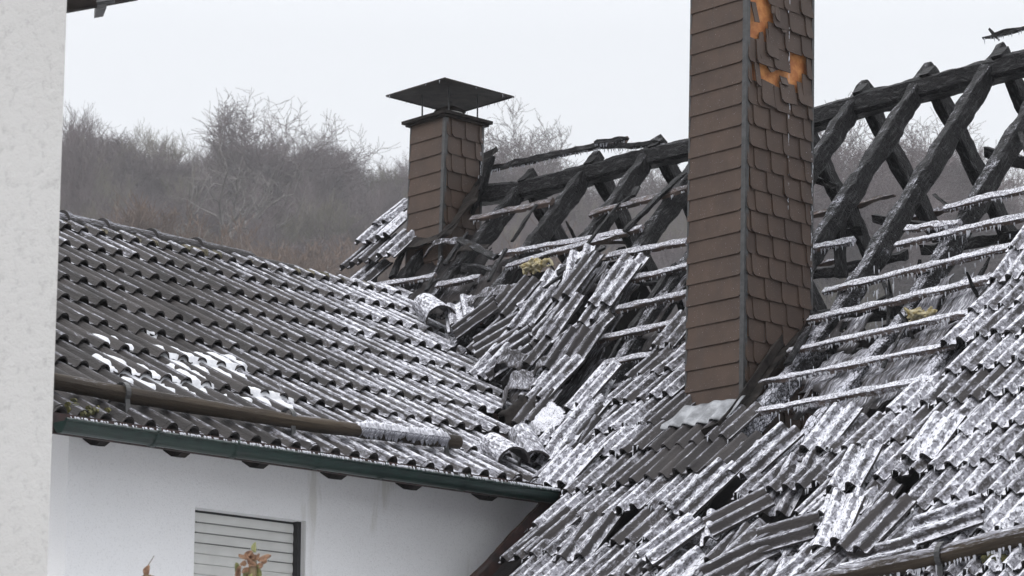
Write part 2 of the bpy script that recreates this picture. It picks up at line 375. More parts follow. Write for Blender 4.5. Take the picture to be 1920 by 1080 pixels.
# --- wing tiles
WPI = 0.1315; WG = 0.43; WH = 0.040
a_c, t_c = Winv(221, 521)
wing = MB()
t_edges = [t_c + k * WG for k in range(-2, 9)]
a_left = Winv(107, 600)[0]
TWE = Winv(560, 852)[1]
def wing_frost(a, t):
    x, y = pj(Wp(a, t))
    f = -0.03 + 0.58 * min(1, max(0, (x - 330) / 420)) + 0.30 * max(0, 1 - (y - 430 - (x - 110) * .2) / 90) * (1 if x < 330 else 0.5)
    if y > 620 + (x - 110) * 0.25 and x < 520: f -= 0.03
    if y > 760 + (x-110)*.15 : f += 0.08
    return f
k0 = -40
for te in t_edges:
    if te > TWE + 0.2: te = TWE
    for k in range(-24, 24):
        ac = a_c + WPI * (2 * k + 0.5)
        if te - WG > 0 and False: pass
        tt = te; x, y = pj(Wp(ac, tt - WG * .6, .02))
        # left verge and the valley with the main roof
        if ac < 7.70 : continue
        vx = valx(y)
        if x > vx: continue
        L = WG + 0.04
        if tt - L < 0.10: L = tt - 0.10
        if L < 0.1: continue
        near = x > vx - 60
        jz = R.gauss(0, 0.0025 if not near else 0.008); jy = R.gauss(0, 0.004 if not near else 0.012); jr = R.gauss(0, 0.004 if not near else 0.02)
        def fn(x, y, z, ac=ac, tt=tt, jz=jz, jy=jy, jr=jr): return Wp(ac + x + y * jr, tt - y + x * jr + jy, z + jz)
        add_tile(wing, fn, 2, WPI, L, WH, 0.032, WG, wing_frost(ac, tt - .2) + R.gauss(0, 0.05), R.random() * 90, chip=0.004, thick=0.011)
    if te == TWE: break
part(wing, 'wing_tile_covering', 'tile', label='corrugated dark roof tiles of the low wing with frost and speckled ice')
# deck under the wing tiles, and its rear slope
d = MB()
d.quad(Wp(7.72, TWE - .02, -0.02), Wp(A0 - 0.02, TWE - .02, -0.02), Wp(J1[0] + .1, 0, -0.02), Wp(7.72, 0, -0.02), -1)
d.quad(Wp(7.72, TWE - .02, -0.05), Wp(7.72, 0, -0.05), Wp(J1[0] + .1, 0, -0.05), Wp(A0 - .02, TWE - .02, -0.05), -1)
part(d, 'roof_deck', 'redwood')
d = MB()
d.quad((7.72, BR, ZR), (J1[0], BR, ZR), (J1[0], BR + 4.0, ZR - 2.1), (7.72, BR + 4.0, ZR - 2.1), 0.3)
part(d, 'rear_slope', 'tile')
# --- wing ridge tiles and mossy mortar
xs = [70, 117, 192, 283, 367, 463, 552, 640]
for i in range(len(xs) - 1):
    a0, a1 = Winv(xs[i], 420 + (xs[i] - 115) * .2)[0], Winv(xs[i + 1], 420 + (xs[i + 1] - 115) * .2)[0]
    a0, a1 = [onp(x, 417 + (x - 110) * .204, J1, np.array([0, 1.0, 0]))[0] for x in (xs[i], xs[i + 1])]
    m = MB(); rings = []; drop = 0 if i < 5 else 0.03 * (i - 4)
    for kk, (q, rr) in enumerate([(a0 - .02, .100), (a0 + .015, .100), (a0 + .03, .086), ((a0 + a1) / 2, .084), (a1, .080)]):
        rings.append(np.array([[q, BR + rr * 1.15 * sin(t) , ZR - 0.015 - drop + rr * cos(t) + 0.003 * nz(q * 9, t * 2)] for t in [2.1 * (j / 9 - 1) + 0 for j in range(19)] ]))
    m.ring_tube(rings, True, True, 0.38 - 0.05 * i if i < 5 else 0.1)
    part(m, 'ridge_tile', 'tile')
m = MB()
for i in range(260):
    a = R.uniform(7.9, J1[0] - 0.2); w = 0.03 + 0.02 * R.random()
    p = np.array([a, BR - 0.12 - R.random() * .06, ZR - 0.055 - R.random() * .03 ])
    m.tube([p, p + np.array([R.uniform(.03, .09), R.uniform(-.01, .01), R.uniform(-.005, .005)])], [w * .8, w * .6], 6, True, True, 0.5, i)
part(m, 'ridge_mortar', 'mortar', label='crumbly mossy mortar bed under the ridge tiles')
# --- wing gutter
gz = -0.075; ge = MB()
G0 = np.array([onp(110, 800, J2 + np.array([0, -.05, 0]), np.array([0, 1.0, 0]))[0] - .04, J2[1] - 0.07, 0]); 
gy = J2[1] - 0.075; ga0 = onp(112, 795, (0, gy, 0), np.array([0, 1.0, 0]))[0]; ga1 = onp(1035, 935, (0, gy, 0), np.array([0, 1.0, 0]))[0]
gzz = z_at(ga0, gy - .05, 786)
def gut(r, a): return [np.array([a, gy + r * cos(t), gzz - 0.004 + r * sin(t) * 1.05]) for t in [pi + pi * j / 12 for j in range(13)]]
def gutter_section(m, a0, a1, r=0.052):
    o, i_ = (gut(r, a0), gut(r, a1)), (gut(r - .004, a0), gut(r - .004, a1))
    for j in range(12):
        m.quad(o[0][j], o[0][j + 1], o[1][j + 1], o[1][j]); m.quad(i_[0][j + 1], i_[0][j], i_[1][j], i_[1][j + 1])
gutter_section(ge, ga0, ga1)
ge.f, sm = ge.f, None
ge.tube([(ga0, gy - .052, gzz), (ga1, gy - .052, gzz)], .009, 8)                # rolled front bead
cap = gut(.052, ga0); c0 = [ge.vert(p) for p in cap]; ge.face(c0)
cap = gut(.052, ga1); c0 = [ge.vert(p) for p in cap]; ge.face(c0[::-1])
gobj = part(ge, 'gutter', 'green', label='dark green half-round gutter under the wing tiles')
for px in (285, 435, 590, 712, 865):
    a = onp(px, 820, (0, gy, 0), np.array([0, 1.0, 0]))[0]; b = MB()
    gutter_section(b, a - .012, a + .012, .057); b.tube([(a, gy - .062, gzz + .004), (a, gy - .055, gzz + .018)], .010, 6)
    part(b, 'gutter_bracket', 'green', gobj)
ic = MB()
for i in range(420):
    a = ga0 + (ga1 - ga0) * (1 - R.random() ** 1.35); r = R.uniform(.002, .005); L = R.uniform(.002, .013) * (0.6 + 0.6 * (a - ga0) / (ga1 - ga0))
    p = np.array([a, gy - .066 + R.uniform(-.004, .004), gzz + .010]); ic.tube([p + np.array([0, .004, .003]), p, p + np.array([0, -.003, -L])], [r, r, r * .2], 5)
part(ic, 'ice_bead', 'ice', gobj); bpy.data.objects['ice_bead']['kind'] = 'stuff'
# --- rafter tails under the gutter, fascia
WY = BE + 0.34                                       # plane of the wing's front wall
for px in (235, 387, 535, 682, 823, 965):
    a = onp(px, 840, (0, gy + .1, 0), np.array([0, 1.0, 0]))[0]; m = MB()
    n = NW; e0 = np.array([a, 0, 0]); w = .055
    p = [Wp(a, TWE - .45, -.05), Wp(a, TWE - .03, -.05), Wp(a, TWE - .10, -.135), Wp(a, TWE - .14, -.15), Wp(a, TWE - .45, -.15)]
    m.plate([q + np.array([-w / 2, 0, 0]) for q in p][::-1], (1, 0, 0), w)
    part(m, 'rafter_tail', 'soot')
m = MB(); m.box((ga0, gy + .066, gzz - .05), (ga1 - ga0, 0, 0), (0, .022, 0), (0, 0, .10)); part(m, 'fascia', 'redwood')
# --- wing walls with window
aw = onp(130, 808, (0, WY, 0), np.array([0, 1.0, 0]))[0]
def wall_pt(x, y): return onp(x, y, (0, WY, 0), np.array([0, 1.0, 0]))
w0, w1 = wall_pt(366, 950), wall_pt(574, 978); wa0, wa1, wz1 = w0[0], w1[0], (w0[2] + w1[2]) / 2; wz0 = wz1 - 1.15
ztop = Wp(aw, (BR - WY) / cos(TW), -.06)[2]
m = MB(); aE = RA + 3.2
for (x0, x1, z0, z1) in ((aw, wa0, 0, ztop), (wa1, aE, 0, ztop), (wa0, wa1, wz1, ztop), (wa0, wa1, 0, wz0)):
    m.quad((x0, WY, z0), (x1, WY, z0), (x1, WY, z1), (x0, WY, z1))
dp = 0.085
m.quad((wa0, WY, wz0), (wa0, WY, wz1), (wa0, WY + dp, wz1), (wa0, WY + dp, wz0))
m.quad((wa1, WY, wz1), (wa1, WY, wz0), (wa1, WY + dp, wz0), (wa1, WY + dp, wz1))
m.quad((wa0, WY, wz1), (wa1, WY, wz1), (wa1, WY + dp, wz1), (wa0, WY + dp, wz1))
m.quad((wa0, WY + dp, wz0), (wa1, WY + dp, wz0), (wa1, WY, wz0), (wa0, WY, wz0))
YB = BR + (BR - WY)
m.quad((aw, YB, 0), (aw, WY, 0), (aw, WY, ztop), (aw, YB, ztop))
m.quad((aw, YB, ztop), (aw, WY, ztop), (aw, BR, ZR - .06), (aw, BR, ZR - .06))
m.quad((aE, YB, 0), (aw, YB, 0), (aw, YB, ztop), (aE, YB, ztop))
part(m, 'wall', 'white', label='white rendered wall with faint grey run-off stains')
win = MB(); fw = .018
win.box((wa0, WY + dp - .01, wz0), (.012, 0, 0), (0, .04, 0), (0, 0, wz1 - wz0)); win.box((wa1 - fw - .006, WY + dp - .045, wz0), (fw + .006, 0, 0), (0, .06, 0), (0, 0, wz1 - wz0))
win.box((wa0, WY + dp - .006, wz1 - .012), (wa1 - wa0, 0, 0), (0, .04, 0), (0, 0, .012))
wo = part(win, 'window', 'rubber')
sh = MB(); nsl = 24; sp_ = 0.052
for k in range(nsl):
    zt = wz1 - .012 - k * sp_; rows = []
    for q in range(7):
        f = q / 6; zz = zt - f * sp_ * .95; yy = WY + dp - .012 + .004 - .0045 * sin(pi * f) ** .7
        rows.append((zz, yy))
    rows.append((zt - sp_, WY + dp + .0))
    for (za, ya), (zb, yb) in zip(rows[:-1], rows[1:]):
        i = [sh.vert(p, (p[0], p[2])) for p in ((wa0 + .012, yb, zb), (wa1 - fw, yb, zb), (wa1 - fw, ya, za), (wa0 + .012, ya, za))]; sh.face(i, True)
part(sh, 'roller_shutter', 'shutter', wo, 'closed pale grey roller shutter')
sl = MB()
for k in (1, 2, 3, 4):
    zt = wz1 - .012 - k * sp_ + .0035; a = wa0 + (.02 if k < 4 else (wa1 - wa0) * .62)
    while a < wa1 - fw - .01: sl.box((a, WY + dp - .0118, zt - .002), (.007, 0, 0), (0, .004, 0), (0, 0, .004)); a += .0145
part(sl, 'vent_slots', 'rubber', wo)
# --- snow guard log on the wing with strap brackets
def logpt(px, py, h=0.10): Q = onp(px, py, Wp(0, 0, h), NW); return Q
lp = [logpt(60, 705), logpt(105, 716), logpt(240, 741), logpt(400, 766), logpt(540, 789), logpt(670, 807)]
m = MB(); pts = []
for a, b in zip(lp[:-1], lp[1:]):
    for j in range(6): pts.append(a + (b - a) * j / 6)
pts.append(lp[-1]); m.tube(pts, [.042 - .004 * i / len(pts) for i in range(len(pts))], 14, True, True, .16, 3, fr=0.06)
lg = part(m, 'snow_guard_log', 'log', label='weathered brown snow guard log across the wing roof')
m = MB(); pts = [logpt(672, 807) + (logpt(858, 829) - logpt(672, 807)) * j / 12 for j in range(13)]
m.tube(pts, [.039] * 13, 14, True, True, .12, 5, fr=0.1); part(m, 'log_end', 'log', lg)
m = MB(); 
for j in range(26):                                   # lumpy ice crust on the log's end length
    p = logpt(672, 807) + (logpt(858, 829) - logpt(672, 807)) * (j / 25 * .84) + np.array([0, -.006, .010]); r = .041 + .007 * R.random()
    m.tube([p - np.array([.03, 0, 0]), p, p + np.array([.03, 0, 0])], [r * .7, r, r * .7], 9, True, True, .3, j, fr=1.0)
for j in range(60):
    p = logpt(672, 807) + (logpt(858, 829) - logpt(672, 807)) * R.random() * .84 + np.array([0, -.040, -.022]); L = R.uniform(.0, .035)
    m.tube([p + np.array([0, .004, .03]), p + np.array([0, 0, .006]), p + np.array([0, 0, -L])], [.022, .010 + .006 * R.random(), .001], 6, fr=1.0)
part(m, 'ice_crust', 'batten_ice', lg)
for px, py in ((229, 738), (539, 786), (826, 823)):
    c = logpt(px, py); m = MB(); arc = []
    for j in range(11):
        t = -0.6 + (pi + 0.2) * j / 10; arc.append(c + np.array([0, -cos(t) * .058, 0]) * 1 + np.array([0, 0, 1]) * sin(t) * .058)
    arc.append(arc[-1] + np.array([0, .05, -.06])); arc = [arc[0] + np.array([0, -.01, -.085])] + arc
    for a, b in zip(arc[:-1], arc[1:]):
        m.box(a - np.array([.014, 0, 0]), (.028, 0, 0), b - a, np.cross(nv(b - a), (1, 0, 0)) * .006)
    part(m, 'log_bracket', 'strip', lg)
# reddish verge board at the wing's left end
m = MB(); vb = [Wp(7.73, TWE - .0, -.13), Wp(7.73, TWE + .0, .03), Wp(7.73, 0, .03), Wp(7.73, 0, -.13)]
m.plate(vb[::-1], (1, 0, 0), .03); part(m, 'verge_board', 'redwood')
# ------------------------------------------------------------------ main roof timber
peaks = {px: onp(px, py, (RA, 0, 0), np.array([1.0, 0, 0]))[1] for px, py in ((980, 315), (1105, 282), (1225, 250), (1350, 217), (1480, 183), (1605, 150), (1730, 115), (1865, 72), (2010, 35), (2160, -5))}
peaks[0] = peaks[2160] - .6; peaks[1] = peaks[0] - .6
bl = [peaks[980] + .6] + list(peaks.values())
for i, b in enumerate(bl):
    m = MB(); w = .080; burnt = 8.4 < b
    top = SR + (.05 if i else -.6); kink = R.uniform(-.02, .02)
    pts = [Mp(top, b + kink, -.085), Mp(SK + .1, b, -.085), Mp(SK - .15, b, -.085), Mp(SE + .1, b, -.085)]
    m.beam(pts, w, .115, (-.6, 0, .8), .009, i * 3.7, frf=lambda t: .30 + .75 * min(1, max(0, t * 1.6 - .35)), taper=lambda t: .72 + .28 * min(1, t * 14))
    part(m, 'rafter', 'char', label='charred front rafter' if 0 < i < 9 else None)
    # rear rafters, burnt off below
    m = MB(); end = R.uniform(1.5, 2.0) if i not in (2, 5, 6) else R.uniform(1.05, 1.3)
    if i == 0: continue
    m.beam([Bp(.03, b - .07, -.09), Bp(end, b - .07 + R.uniform(-.03, .03), -.10)], .078, .11, (.6, 0, .8), .008, i * 5.1, fr=.0, taper=lambda t: 1 - .35 * max(0, t - .75) * 4 * .6)
    if i > 0: part(m, 'rear_rafter', 'char')
# ridge purlin: a thick charred beam sagging away left
m = MB(); pp = []
def purl(px, py):  # on the vertical plane just under the rafter crossings
    return onp(px, py, (RA - .015, 0, 0), np.array([1.0, 0, 0]))
pl = [(895, 368), (985, 357), (1100, 330), (1200, 302), (1295, 280), (1400, 258), (1520, 228), (1620, 197), (1740, 166), (1860, 135), (1960, 108), (2100, 70)]
m.beam([purl(*p) for p in pl[:6]], .15, .125, (0, 0, 1), .008, 9, fr=.0, cham=.16); part(m, 'ridge_purlin', 'char')
m = MB(); m.beam([purl(*p) for p in pl[5:]], .15, .135, (0, 0, 1), .008, 19, fr=.06, cham=.16); part(m, 'ridge_purlin', 'char')
# side purlins / collar ties inside, broken posts
def inside(px, py, a): return onp(px, py, (a, 0, 0), np.array([1.0, 0, 0]))
for i, (p, q, a, w, h) in enumerate([((1520, 515), (1700, 480), 13.6, .05, .06), ((1575, 412), (1577, 520), 13.2, .06, .06),
        ((1320, 640), (1900, 540), 13.3, .10, .12), ((1505, 330), (1570, 350), 13.6, .03, .04), ((1730, 470), (1920, 440), 13.5, .05, .06), ((1500, 445), (1620, 432), 13.3, .04, .05), ((1640, 410), (1740, 425), 14.0, .04, .05),
        ((870, 500), (960, 520), 13.3, .05, .05), ((700, 480), (700, 545), 13.6, .05, .05), ((1850, 285), (1960, 312), 13.9, .05, .07), ((1500, 690), (1800, 640), 13.0, .08, .1)]):
    m = MB(); m.beam([inside(*p, a), inside(*q, a)], w, h, (-.3, 0, 1), .012, 60 + i, fr=.25 if i % 2 else .05); part(m, 'tie_beam', 'char')
# attic floor, rear slope remains, gable walls, main walls
m = MB(); zf = 3.7
m.box((A0 + .1, BN, zf - .15), (2 * (RA - A0), 0, 0), (0, BG - BN, 0), (0, 0, .15)); part(m, 'attic_floor', 'under')
def rear_top(b):     # ragged upper edge of what is left of the rear slope
    return 1.72 + .25 * nz(b * 1.7, 3) + .16 * nz(b * 7, 9) - (.9 if b > 13.9 else 0) - .0 * b
m = MB(); n = 120
for i in range(n):
    b0, b1 = BN + (BG - BN) * i / n, BN + (BG - BN) * (i + 1) / n; t0 = rear_top(b0 + .01)
    for h, o in ((0, 1), (-.02, -1)):
        q = [Bp(t0, b0, h), Bp(t0, b1, h), Bp(5.4, b1, h), Bp(5.4, b0, h)]; m.quad(*(q if o > 0 else q[::-1]), fr=-.2)
part(m, 'rear_slope', 'under', label='scorched remains of the rear roof slope')
m = MB(); aR = RA + (RA - Mp(SE, 0)[0])
aF = A0 - .55; zE = Mp(-.78, 0, -.1)[2]
m.quad((aF, BV - .32, 0), (aF, BN, 0), (aF, BN, zE), (aF, BV - .32, zE)); 
m.quad((aF, BN, 0), (aR - .4, BN, 0), (aR - .4, BN, zE), (aF, BN, zE)); m.quad((aR - .4, BN, 0), (aR - .4, BG, 0), (aR - .4, BG, zE), (aR - .4, BN, zE))
m.quad((aF, BN, zE), (aR - .4, BN, zE), (RA, BN, RZ - .3), (RA, BN, RZ - .3)); m.quad((aR - .4, BG - .15, 0), (A0, BG - .15, 0), (A0, BG - .15, zE), (aR - .4, BG - .15, zE))
m.quad((aR - .4, BG - .15, zE), (A0 + .2, BG - .15, zE), (RA + .6, BG - .15, RZ - 1.2), (RA - .5, BG - .15, RZ - 1.25))
part(m, 'wall', 'white')
# black inner lining of the far gable and the purlin wall (sooted)
m = MB(); m.quad((A0 + .3, BG - .19, zf), (RA + 1.8, BG - .19, zf), (RA + .7, BG - .19, RZ - 1.0), (RA - .62, BG - .19, RZ - .95)); part(m, 'sooty_gable_lining', 'under')
# verge board where the main roof crosses in front of the wing wall
m = MB()
m.beam([Mp(.12, BV - .02, -.09), Mp(SE, BV - .02, -.09)], .035, .20, (-.7, 0, .7), .004, 3, fr=-.6); part(m, 'verge_board', 'redwood')
m = MB(); m.beam([Mp(.1, BV - .24, -.075), Mp(SE, BV - .24, -.075)], .46, .02, (-.7, 0, .7), .002, 4, fr=-.6); part(m, 'shaded_verge_soffit', 'under')  # soffit widened into a dark sheet that paints the shadowed verge edge
# ------------------------------------------------------------------ tiled part of the main slope
MPI = 0.102; MH = 0.040; MG = 0.305
s_rows = [-1.60, -1.30, -.985, -.675, -.375, -.065, .245, .55, .85, 1.15, 1.46, 1.72, 1.98, 2.23]
b_c = Minv(1773, 697)[1]
TILED = [(1960, 395), (1920, 455), (1878, 535), (1835, 600), (1790, 655), (1752, 722), (1640, 775), (1560, 800), (1500, 850), (1440, 880), (1376, 862), (1395, 800), (1290, 775), (1288, 590), (1228, 655), (1160, 735), (1120, 820), (1062, 880), (1038, 935), (1022, 965), (975, 1040), (950, 1090), (900, 1200), (2300, 1200), (2300, 300)]
HOLES = [[(1400, 795), (1490, 768), (1660, 768), (1590, 800), (1500, 850), (1440, 880), (1380, 858)], [(1385, 870), (1300, 985), (1250, 1075), (1290, 1075), (1345, 1000), (1420, 900)], [(1595, 900), (1545, 965), (1600, 955), (1640, 905)], [(1180, 800), (1150, 860), (1200, 850), (1215, 800)],
         [(1700, 890), (1660, 960), (1700, 965), (1760, 880)], [(1300, 985), (1290, 1080), (1560, 1080), (1500, 960), (1400, 930)]]
mt = MB(); cnt = 0; lips = MB()
for ri, s0 in enumerate(s_rows):
    for k in range(-30, 22):
        bc = b_c + MPI * (2 * k + .5) + (MPI if False else 0)
        if bc > BV - .10 and s0 < .1: continue
        if bc < BN or bc > BG: continue
        x, y = pj(Mp(s0 + MG * .45, bc))
        if not inpoly(x, y, TILED): continue
        if inpoly(x, y, HOLES[0]) or any(inpoly(x, y, h) for h in HOLES) and R.random() < .85: continue
        edge = x < 1290 or y > 860 and x < 1760
        if edge and R.random() < .07: continue
        sc_ = 1.0 if not edge else 2.2
        jr = R.gauss(0, .012 * sc_); jz = abs(R.gauss(0, .005 * sc_)); jy = R.gauss(0, .008 * sc_); jb = R.gauss(0, .002 * sc_); jt = R.gauss(0, .02 * sc_)
        def fn(xx, yy, z, s0=s0, bc=bc, jr=jr, jz=jz, jy=jy, jb=jb, jt=jt):
            return Mp(s0 + yy + jy + xx * jr, bc - xx - yy * jr + jb, z + jz + xx * jt)
        fr = .58 + R.gauss(0, .12) + (.05 if x > 1600 else 0)
        d1 = hypot((x - 1300) / 90, (y - 850) / 42)
        if d1 < 1: fr = .0
        elif d1 < 1.5: fr -= .3
        add_tile(mt, fn, 2, MPI, MG + .045, MH, .029, MG, fr, R.random() * 90, chip=.010 if edge else .006, thick=.011, per=9, segs=3)
        if fr > .3:
            for _ in range(R.randrange(2, 7)):
                xx = R.uniform(-.095, .095); p = fn(xx, 0, prof((xx + MPI) / MPI, MH) + .024); w = R.uniform(.002, .005); lips.tube([p + UL * .008, p, p - np.array([.003, 0, R.uniform(.006, .03)])], [w, w, w * .2], 5)
        cnt += 1
mo = part(mt, 'main_tile_covering', 'tile_in', label='thickly iced roof tiles still lying on the lower main slope')
part(lips, 'ice_drips', 'ice', mo)['kind'] = 'stuff'
# sarking below the tiled part (dark, with rust red stained boards)
m = MB(); n = 64
TL2 = [(1960, 455), (1900, 560), (1800, 690), (1760, 750), (1700, 800), (1520, 880), (1440, 905), (1376, 880), (1380, 800), (1300, 760), (1290, 640), (1200, 690), (1120, 700), (1060, 650), (940, 600), (820, 560), (810, 600), (1015, 955), (860, 1200), (2300, 1200), (2300, 300)]
bs = np.linspace(BN, BG, 150); ss = np.linspace(SE, 2.9, 74)
for i in range(len(bs) - 1):
    for j in range(len(ss) - 1):
        bm, sm_ = (bs[i] + bs[i + 1]) / 2, (ss[j] + ss[j + 1]) / 2
        if bm > BV and sm_ < .0: continue
        x, y = pj(Mp(sm_, bm))
        if x < valx(y) + 8: continue
        if not inpoly(x + 14 * nz(x * .03, y * .03), y + 14 * nz(y * .03, x * .02), TL2): continue
        q = [Mp(ss[j], bs[i], -.13), Mp(ss[j + 1], bs[i], -.13), Mp(ss[j + 1], bs[i + 1], -.13), Mp(ss[j], bs[i + 1], -.13)]
        u = [(bs[i], ss[j]), (bs[i], ss[j + 1]), (bs[i + 1], ss[j + 1]), (bs[i + 1], ss[j])]
        m.quad(q[3], q[2], q[1], q[0], -.25, u[::-1])
part(m, 'roof_boarding', 'under')
# ------------------------------------------------------------------ battens with icicles
def batten(p, q, h=.0, w=.042, t=.026, fr=.62, icl=.7, seed=0, L=.035):
    (s0, b0), (s1, b1) = Minv(*p), Minv(*q); m = MB()
    pts = [Mp(s0 + (s1 - s0) * k / 8 + .006 * nz(seed + k * .5, 2), b0 + (b1 - b0) * k / 8, h + .004 * nz(seed, k * .7)) for k in range(9)]
    m.beam(pts, w, t, Maxes((s0 + s1) / 2)[1], .006, seed, fr, step=.03, cham=.12)
    o = part(m, 'batten', 'batten'); n = int(abs(b1 - b0) / .017 * icl); ic = MB()
    for _ in range(n):
        f = R.random(); p = Mp(s0 + (s1 - s0) * f, b0 + (b1 - b0) * f, h) - np.array([0.012, 0, .012 + .005]) ; l_ = L * (.2 + 1.3 * R.random() ** 3)
        r = R.uniform(.003, .0065)
        ic.tube([p + np.array([.004, 0, .012]), p, p + np.array([R.uniform(-.004, .004), R.uniform(-.004, .004), -l_])], [r * 1.4, r, r * .15], 5)
    if n: 
        c = part(ic, 'icicles', 'ice', o); c['kind'] = 'stuff'
    return o
BT = [((1772, 391), (1960, 347)), ((1681, 459), (1960, 398)), ((1545, 547), (1960, 448)), ((1492, 607), (1885, 516)), ((1462, 663), (1840, 582)), ((1428, 718), (1795, 645)), ((1408, 775), (1762, 710)),
      ((1372, 842), (1445, 828)), ((1108, 402), (1290, 354)), ((1140, 481), (1290, 453)), ((1188, 523), (1290, 499)), ((1158, 580), (1290, 550)), ((1118, 637), (1288, 601)), ((1132, 684), (1272, 654)), ((1132, 731), (1262, 705)),
      ((884, 412), (1036, 378)), ((950, 500), (1204, 427)), ((940, 476), (1180, 436)), ((910, 318), (1175, 262)), ((700, 537), (815, 518)), ((820, 536), (900, 520)), ((1500, 470), (1600, 452)), ((1700, 430), (1800, 418))]
for i, (p, q) in enumerate(BT):
    right = p[0] > 1400
    batten(p, q, h=.0, w=.046 if right else .05, t=.03, fr=.78 if right else (.62 if p[1] > 440 else .3), icl=1.3 if right else .9, seed=i * 2.3, L=.024 if right else .02)
# long burnt laths on the ridge
for i, (p, q, d, w) in enumerate([((908, 318), (1140, 268), 0, .05), ((1130, 276), (1245, 268), .02, .04), ((1115, 268), (1177, 259), -.05, .03), ((1842, 72), (1975, 38), -.03, .03), ((1855, 55), (1873, 75), 0, .02),
        ((885, 402), (925, 292), -.1, .045), ((866, 440), (905, 330), -.08, .035)]):
    m = MB(); m.beam([inside(*p, RA - .06 + d), inside(*q, RA - .06 + d)], w, w * .8, (0, 0, 1), .009, 90 + i, fr=.3 if i < 4 else -.1, taper=lambda t: 1 - .5 * abs(2 * t - 1) ** 3)
    o = part(m, 'ridge_lath', 'char')
    if i in (0, 1, 2, 3):
        ic = MB(); A, B = inside(*p, RA - .06 + d), inside(*q, RA - .06 + d)
        for _ in range(int(np.linalg.norm(B - A) / .02)):
            c = A + (B - A) * R.random() - np.array([0, 0, w * .35]); ic.tube([c + np.array([0, 0, .01]), c, c - np.array([0, 0, R.uniform(.008, .035)])], [.006, .005, .001], 5)
        part(ic, 'icicles', 'ice', o)['kind'] = 'stuff'
for i in range(30):
    t = R.uniform(.5, 2.0); b0 = R.uniform(8.0, BE + 2.6); L = R.uniform(.15, .8); m = MB()
    A, B = Bp(t, b0, -.02), Bp(t + R.gauss(0, .04), b0 + L, -.02 + R.gauss(0, .03)); m.beam([A, B], R.choice([.03, .04, .05]), .028, (.6, 0, .8), .009, 400 + i, fr=R.choice([.2, .5, .7]), taper=lambda t: 1 - .5 * abs(2 * t - 1) ** 4)
    part(m, 'rear_batten', 'batten')
for i in range(46):           # charred and iced splinters hanging about the open frame
    if i < 26: x, y = R.uniform(1530, 1900), R.uniform(380, 640)
    else: x, y = R.uniform(880, 1290), R.uniform(420, 600)
    if x > 1500 and y < 620 - (x - 1530) * .55: continue
    h = R.uniform(-.35, -.02); c = Mp(*Minvh(x, y, h), h); d = np.array([R.gauss(0, .5), R.gauss(0, .6), R.gauss(0, .9)]); d = nv(d) * R.uniform(.05, .20); w = R.uniform(.012, .04); m = MB()
    m.beam([c - d, c + d * .2 + np.array([0, 0, R.gauss(0, .012)]), c + d], w, w * .5, NU, .008, 500 + i, fr=R.choice([-.1, .3, .5, .6]), taper=lambda t: 1 - .7 * abs(2 * t - 1) ** 3); part(m, 'splinter', 'char')
# torn iced sarking membrane hanging between the battens
def sheet(poly, name='torn_underlay', h=-.05, fr=.35, mat='tile_in', sag=.03, dens=.045, hole=.18, seed=0, label=None, bias=0):
    P = [Minv(*p) for p in poly]; s0, s1 = min(p[0] for p in P), max(p[0] for p in P); b0, b1 = min(p[1] for p in P), max(p[1] for p in P)
    ns, nb = int((s1 - s0) / dens) + 2, int((b1 - b0) / dens) + 2; m = MB(); vid = {}
    def V(i, j):
        if (i, j) not in vid:
            s, b = s0 + (s1 - s0) * i / ns, b0 + (b1 - b0) * j / nb
            s += .02 * nz(i * .9, j * .9, seed); b += .02 * nz(i * .9 + 9, j * .9, seed)
            vid[i, j] = m.vert(Mp(s, b, h - sag * abs(sin(b * 5.4)) + sag * nz(s * 9, b * 16, seed)), (b, s * .5), fr + .3 * nz(b * 9, s * 3, seed + 4))
        return vid[i, j]
    for i in range(ns):
        for j in range(nb):
            s, b = s0 + (s1 - s0) * (i + .5) / ns, b0 + (b1 - b0) * (j + .5) / nb; x, y = pj(Mp(s, b))
            if inpoly(x, y, poly) and nz(b * 6, s * 2.5, seed + 7) > hole - .35 * 0 - .55: 
                if nz(b * 11, s * 3.5, seed + 17) > -.5 + hole: m.face((V(i, j), V(i, j + 1), V(i + 1, j + 1), V(i + 1, j)), True)
    if m.f:
        o = part(m, name, mat, label=label); md = o.modifiers.new('thick', 'SOLIDIFY'); md.thickness = .008
        return o
sheet([(1500, 690), (1560, 640), (1600, 650), (1680, 600), (1860, 575), (1750, 705), (1600, 760), (1480, 765)], seed=1, fr=.30, hole=.12)
sheet([(1690, 560), (1760, 500), (1890, 500), (1830, 610), (1700, 650)], seed=2, fr=.4, hole=.1)
sheet([(1520, 640), (1500, 600), (1620, 570), (1590, 640)], seed=3, fr=.2, hole=.2)
sheet([(1190, 560), (1290, 480), (1290, 640), (1200, 700), (1180, 680)], seed=5, fr=.15, hole=.35)
sheet([(700, 545), (960, 470), (1000, 560), (900, 590), (760, 570)], seed=6, fr=-.05, hole=.1, mat='under', name='scorched_sheet')
sheet([(870, 600), (1000, 540), (1130, 470), (1180, 500), (1120, 640), (1120, 760), (1040, 880), (960, 760)], seed=8, fr=.25, hole=.0, h=-.08)
sheet([(760, 500), (770, 455), (900, 400), (900, 450), (850, 520)], seed=9, fr=-.3, hole=.05, mat='under', name='scorched_sheet', h=-.1)
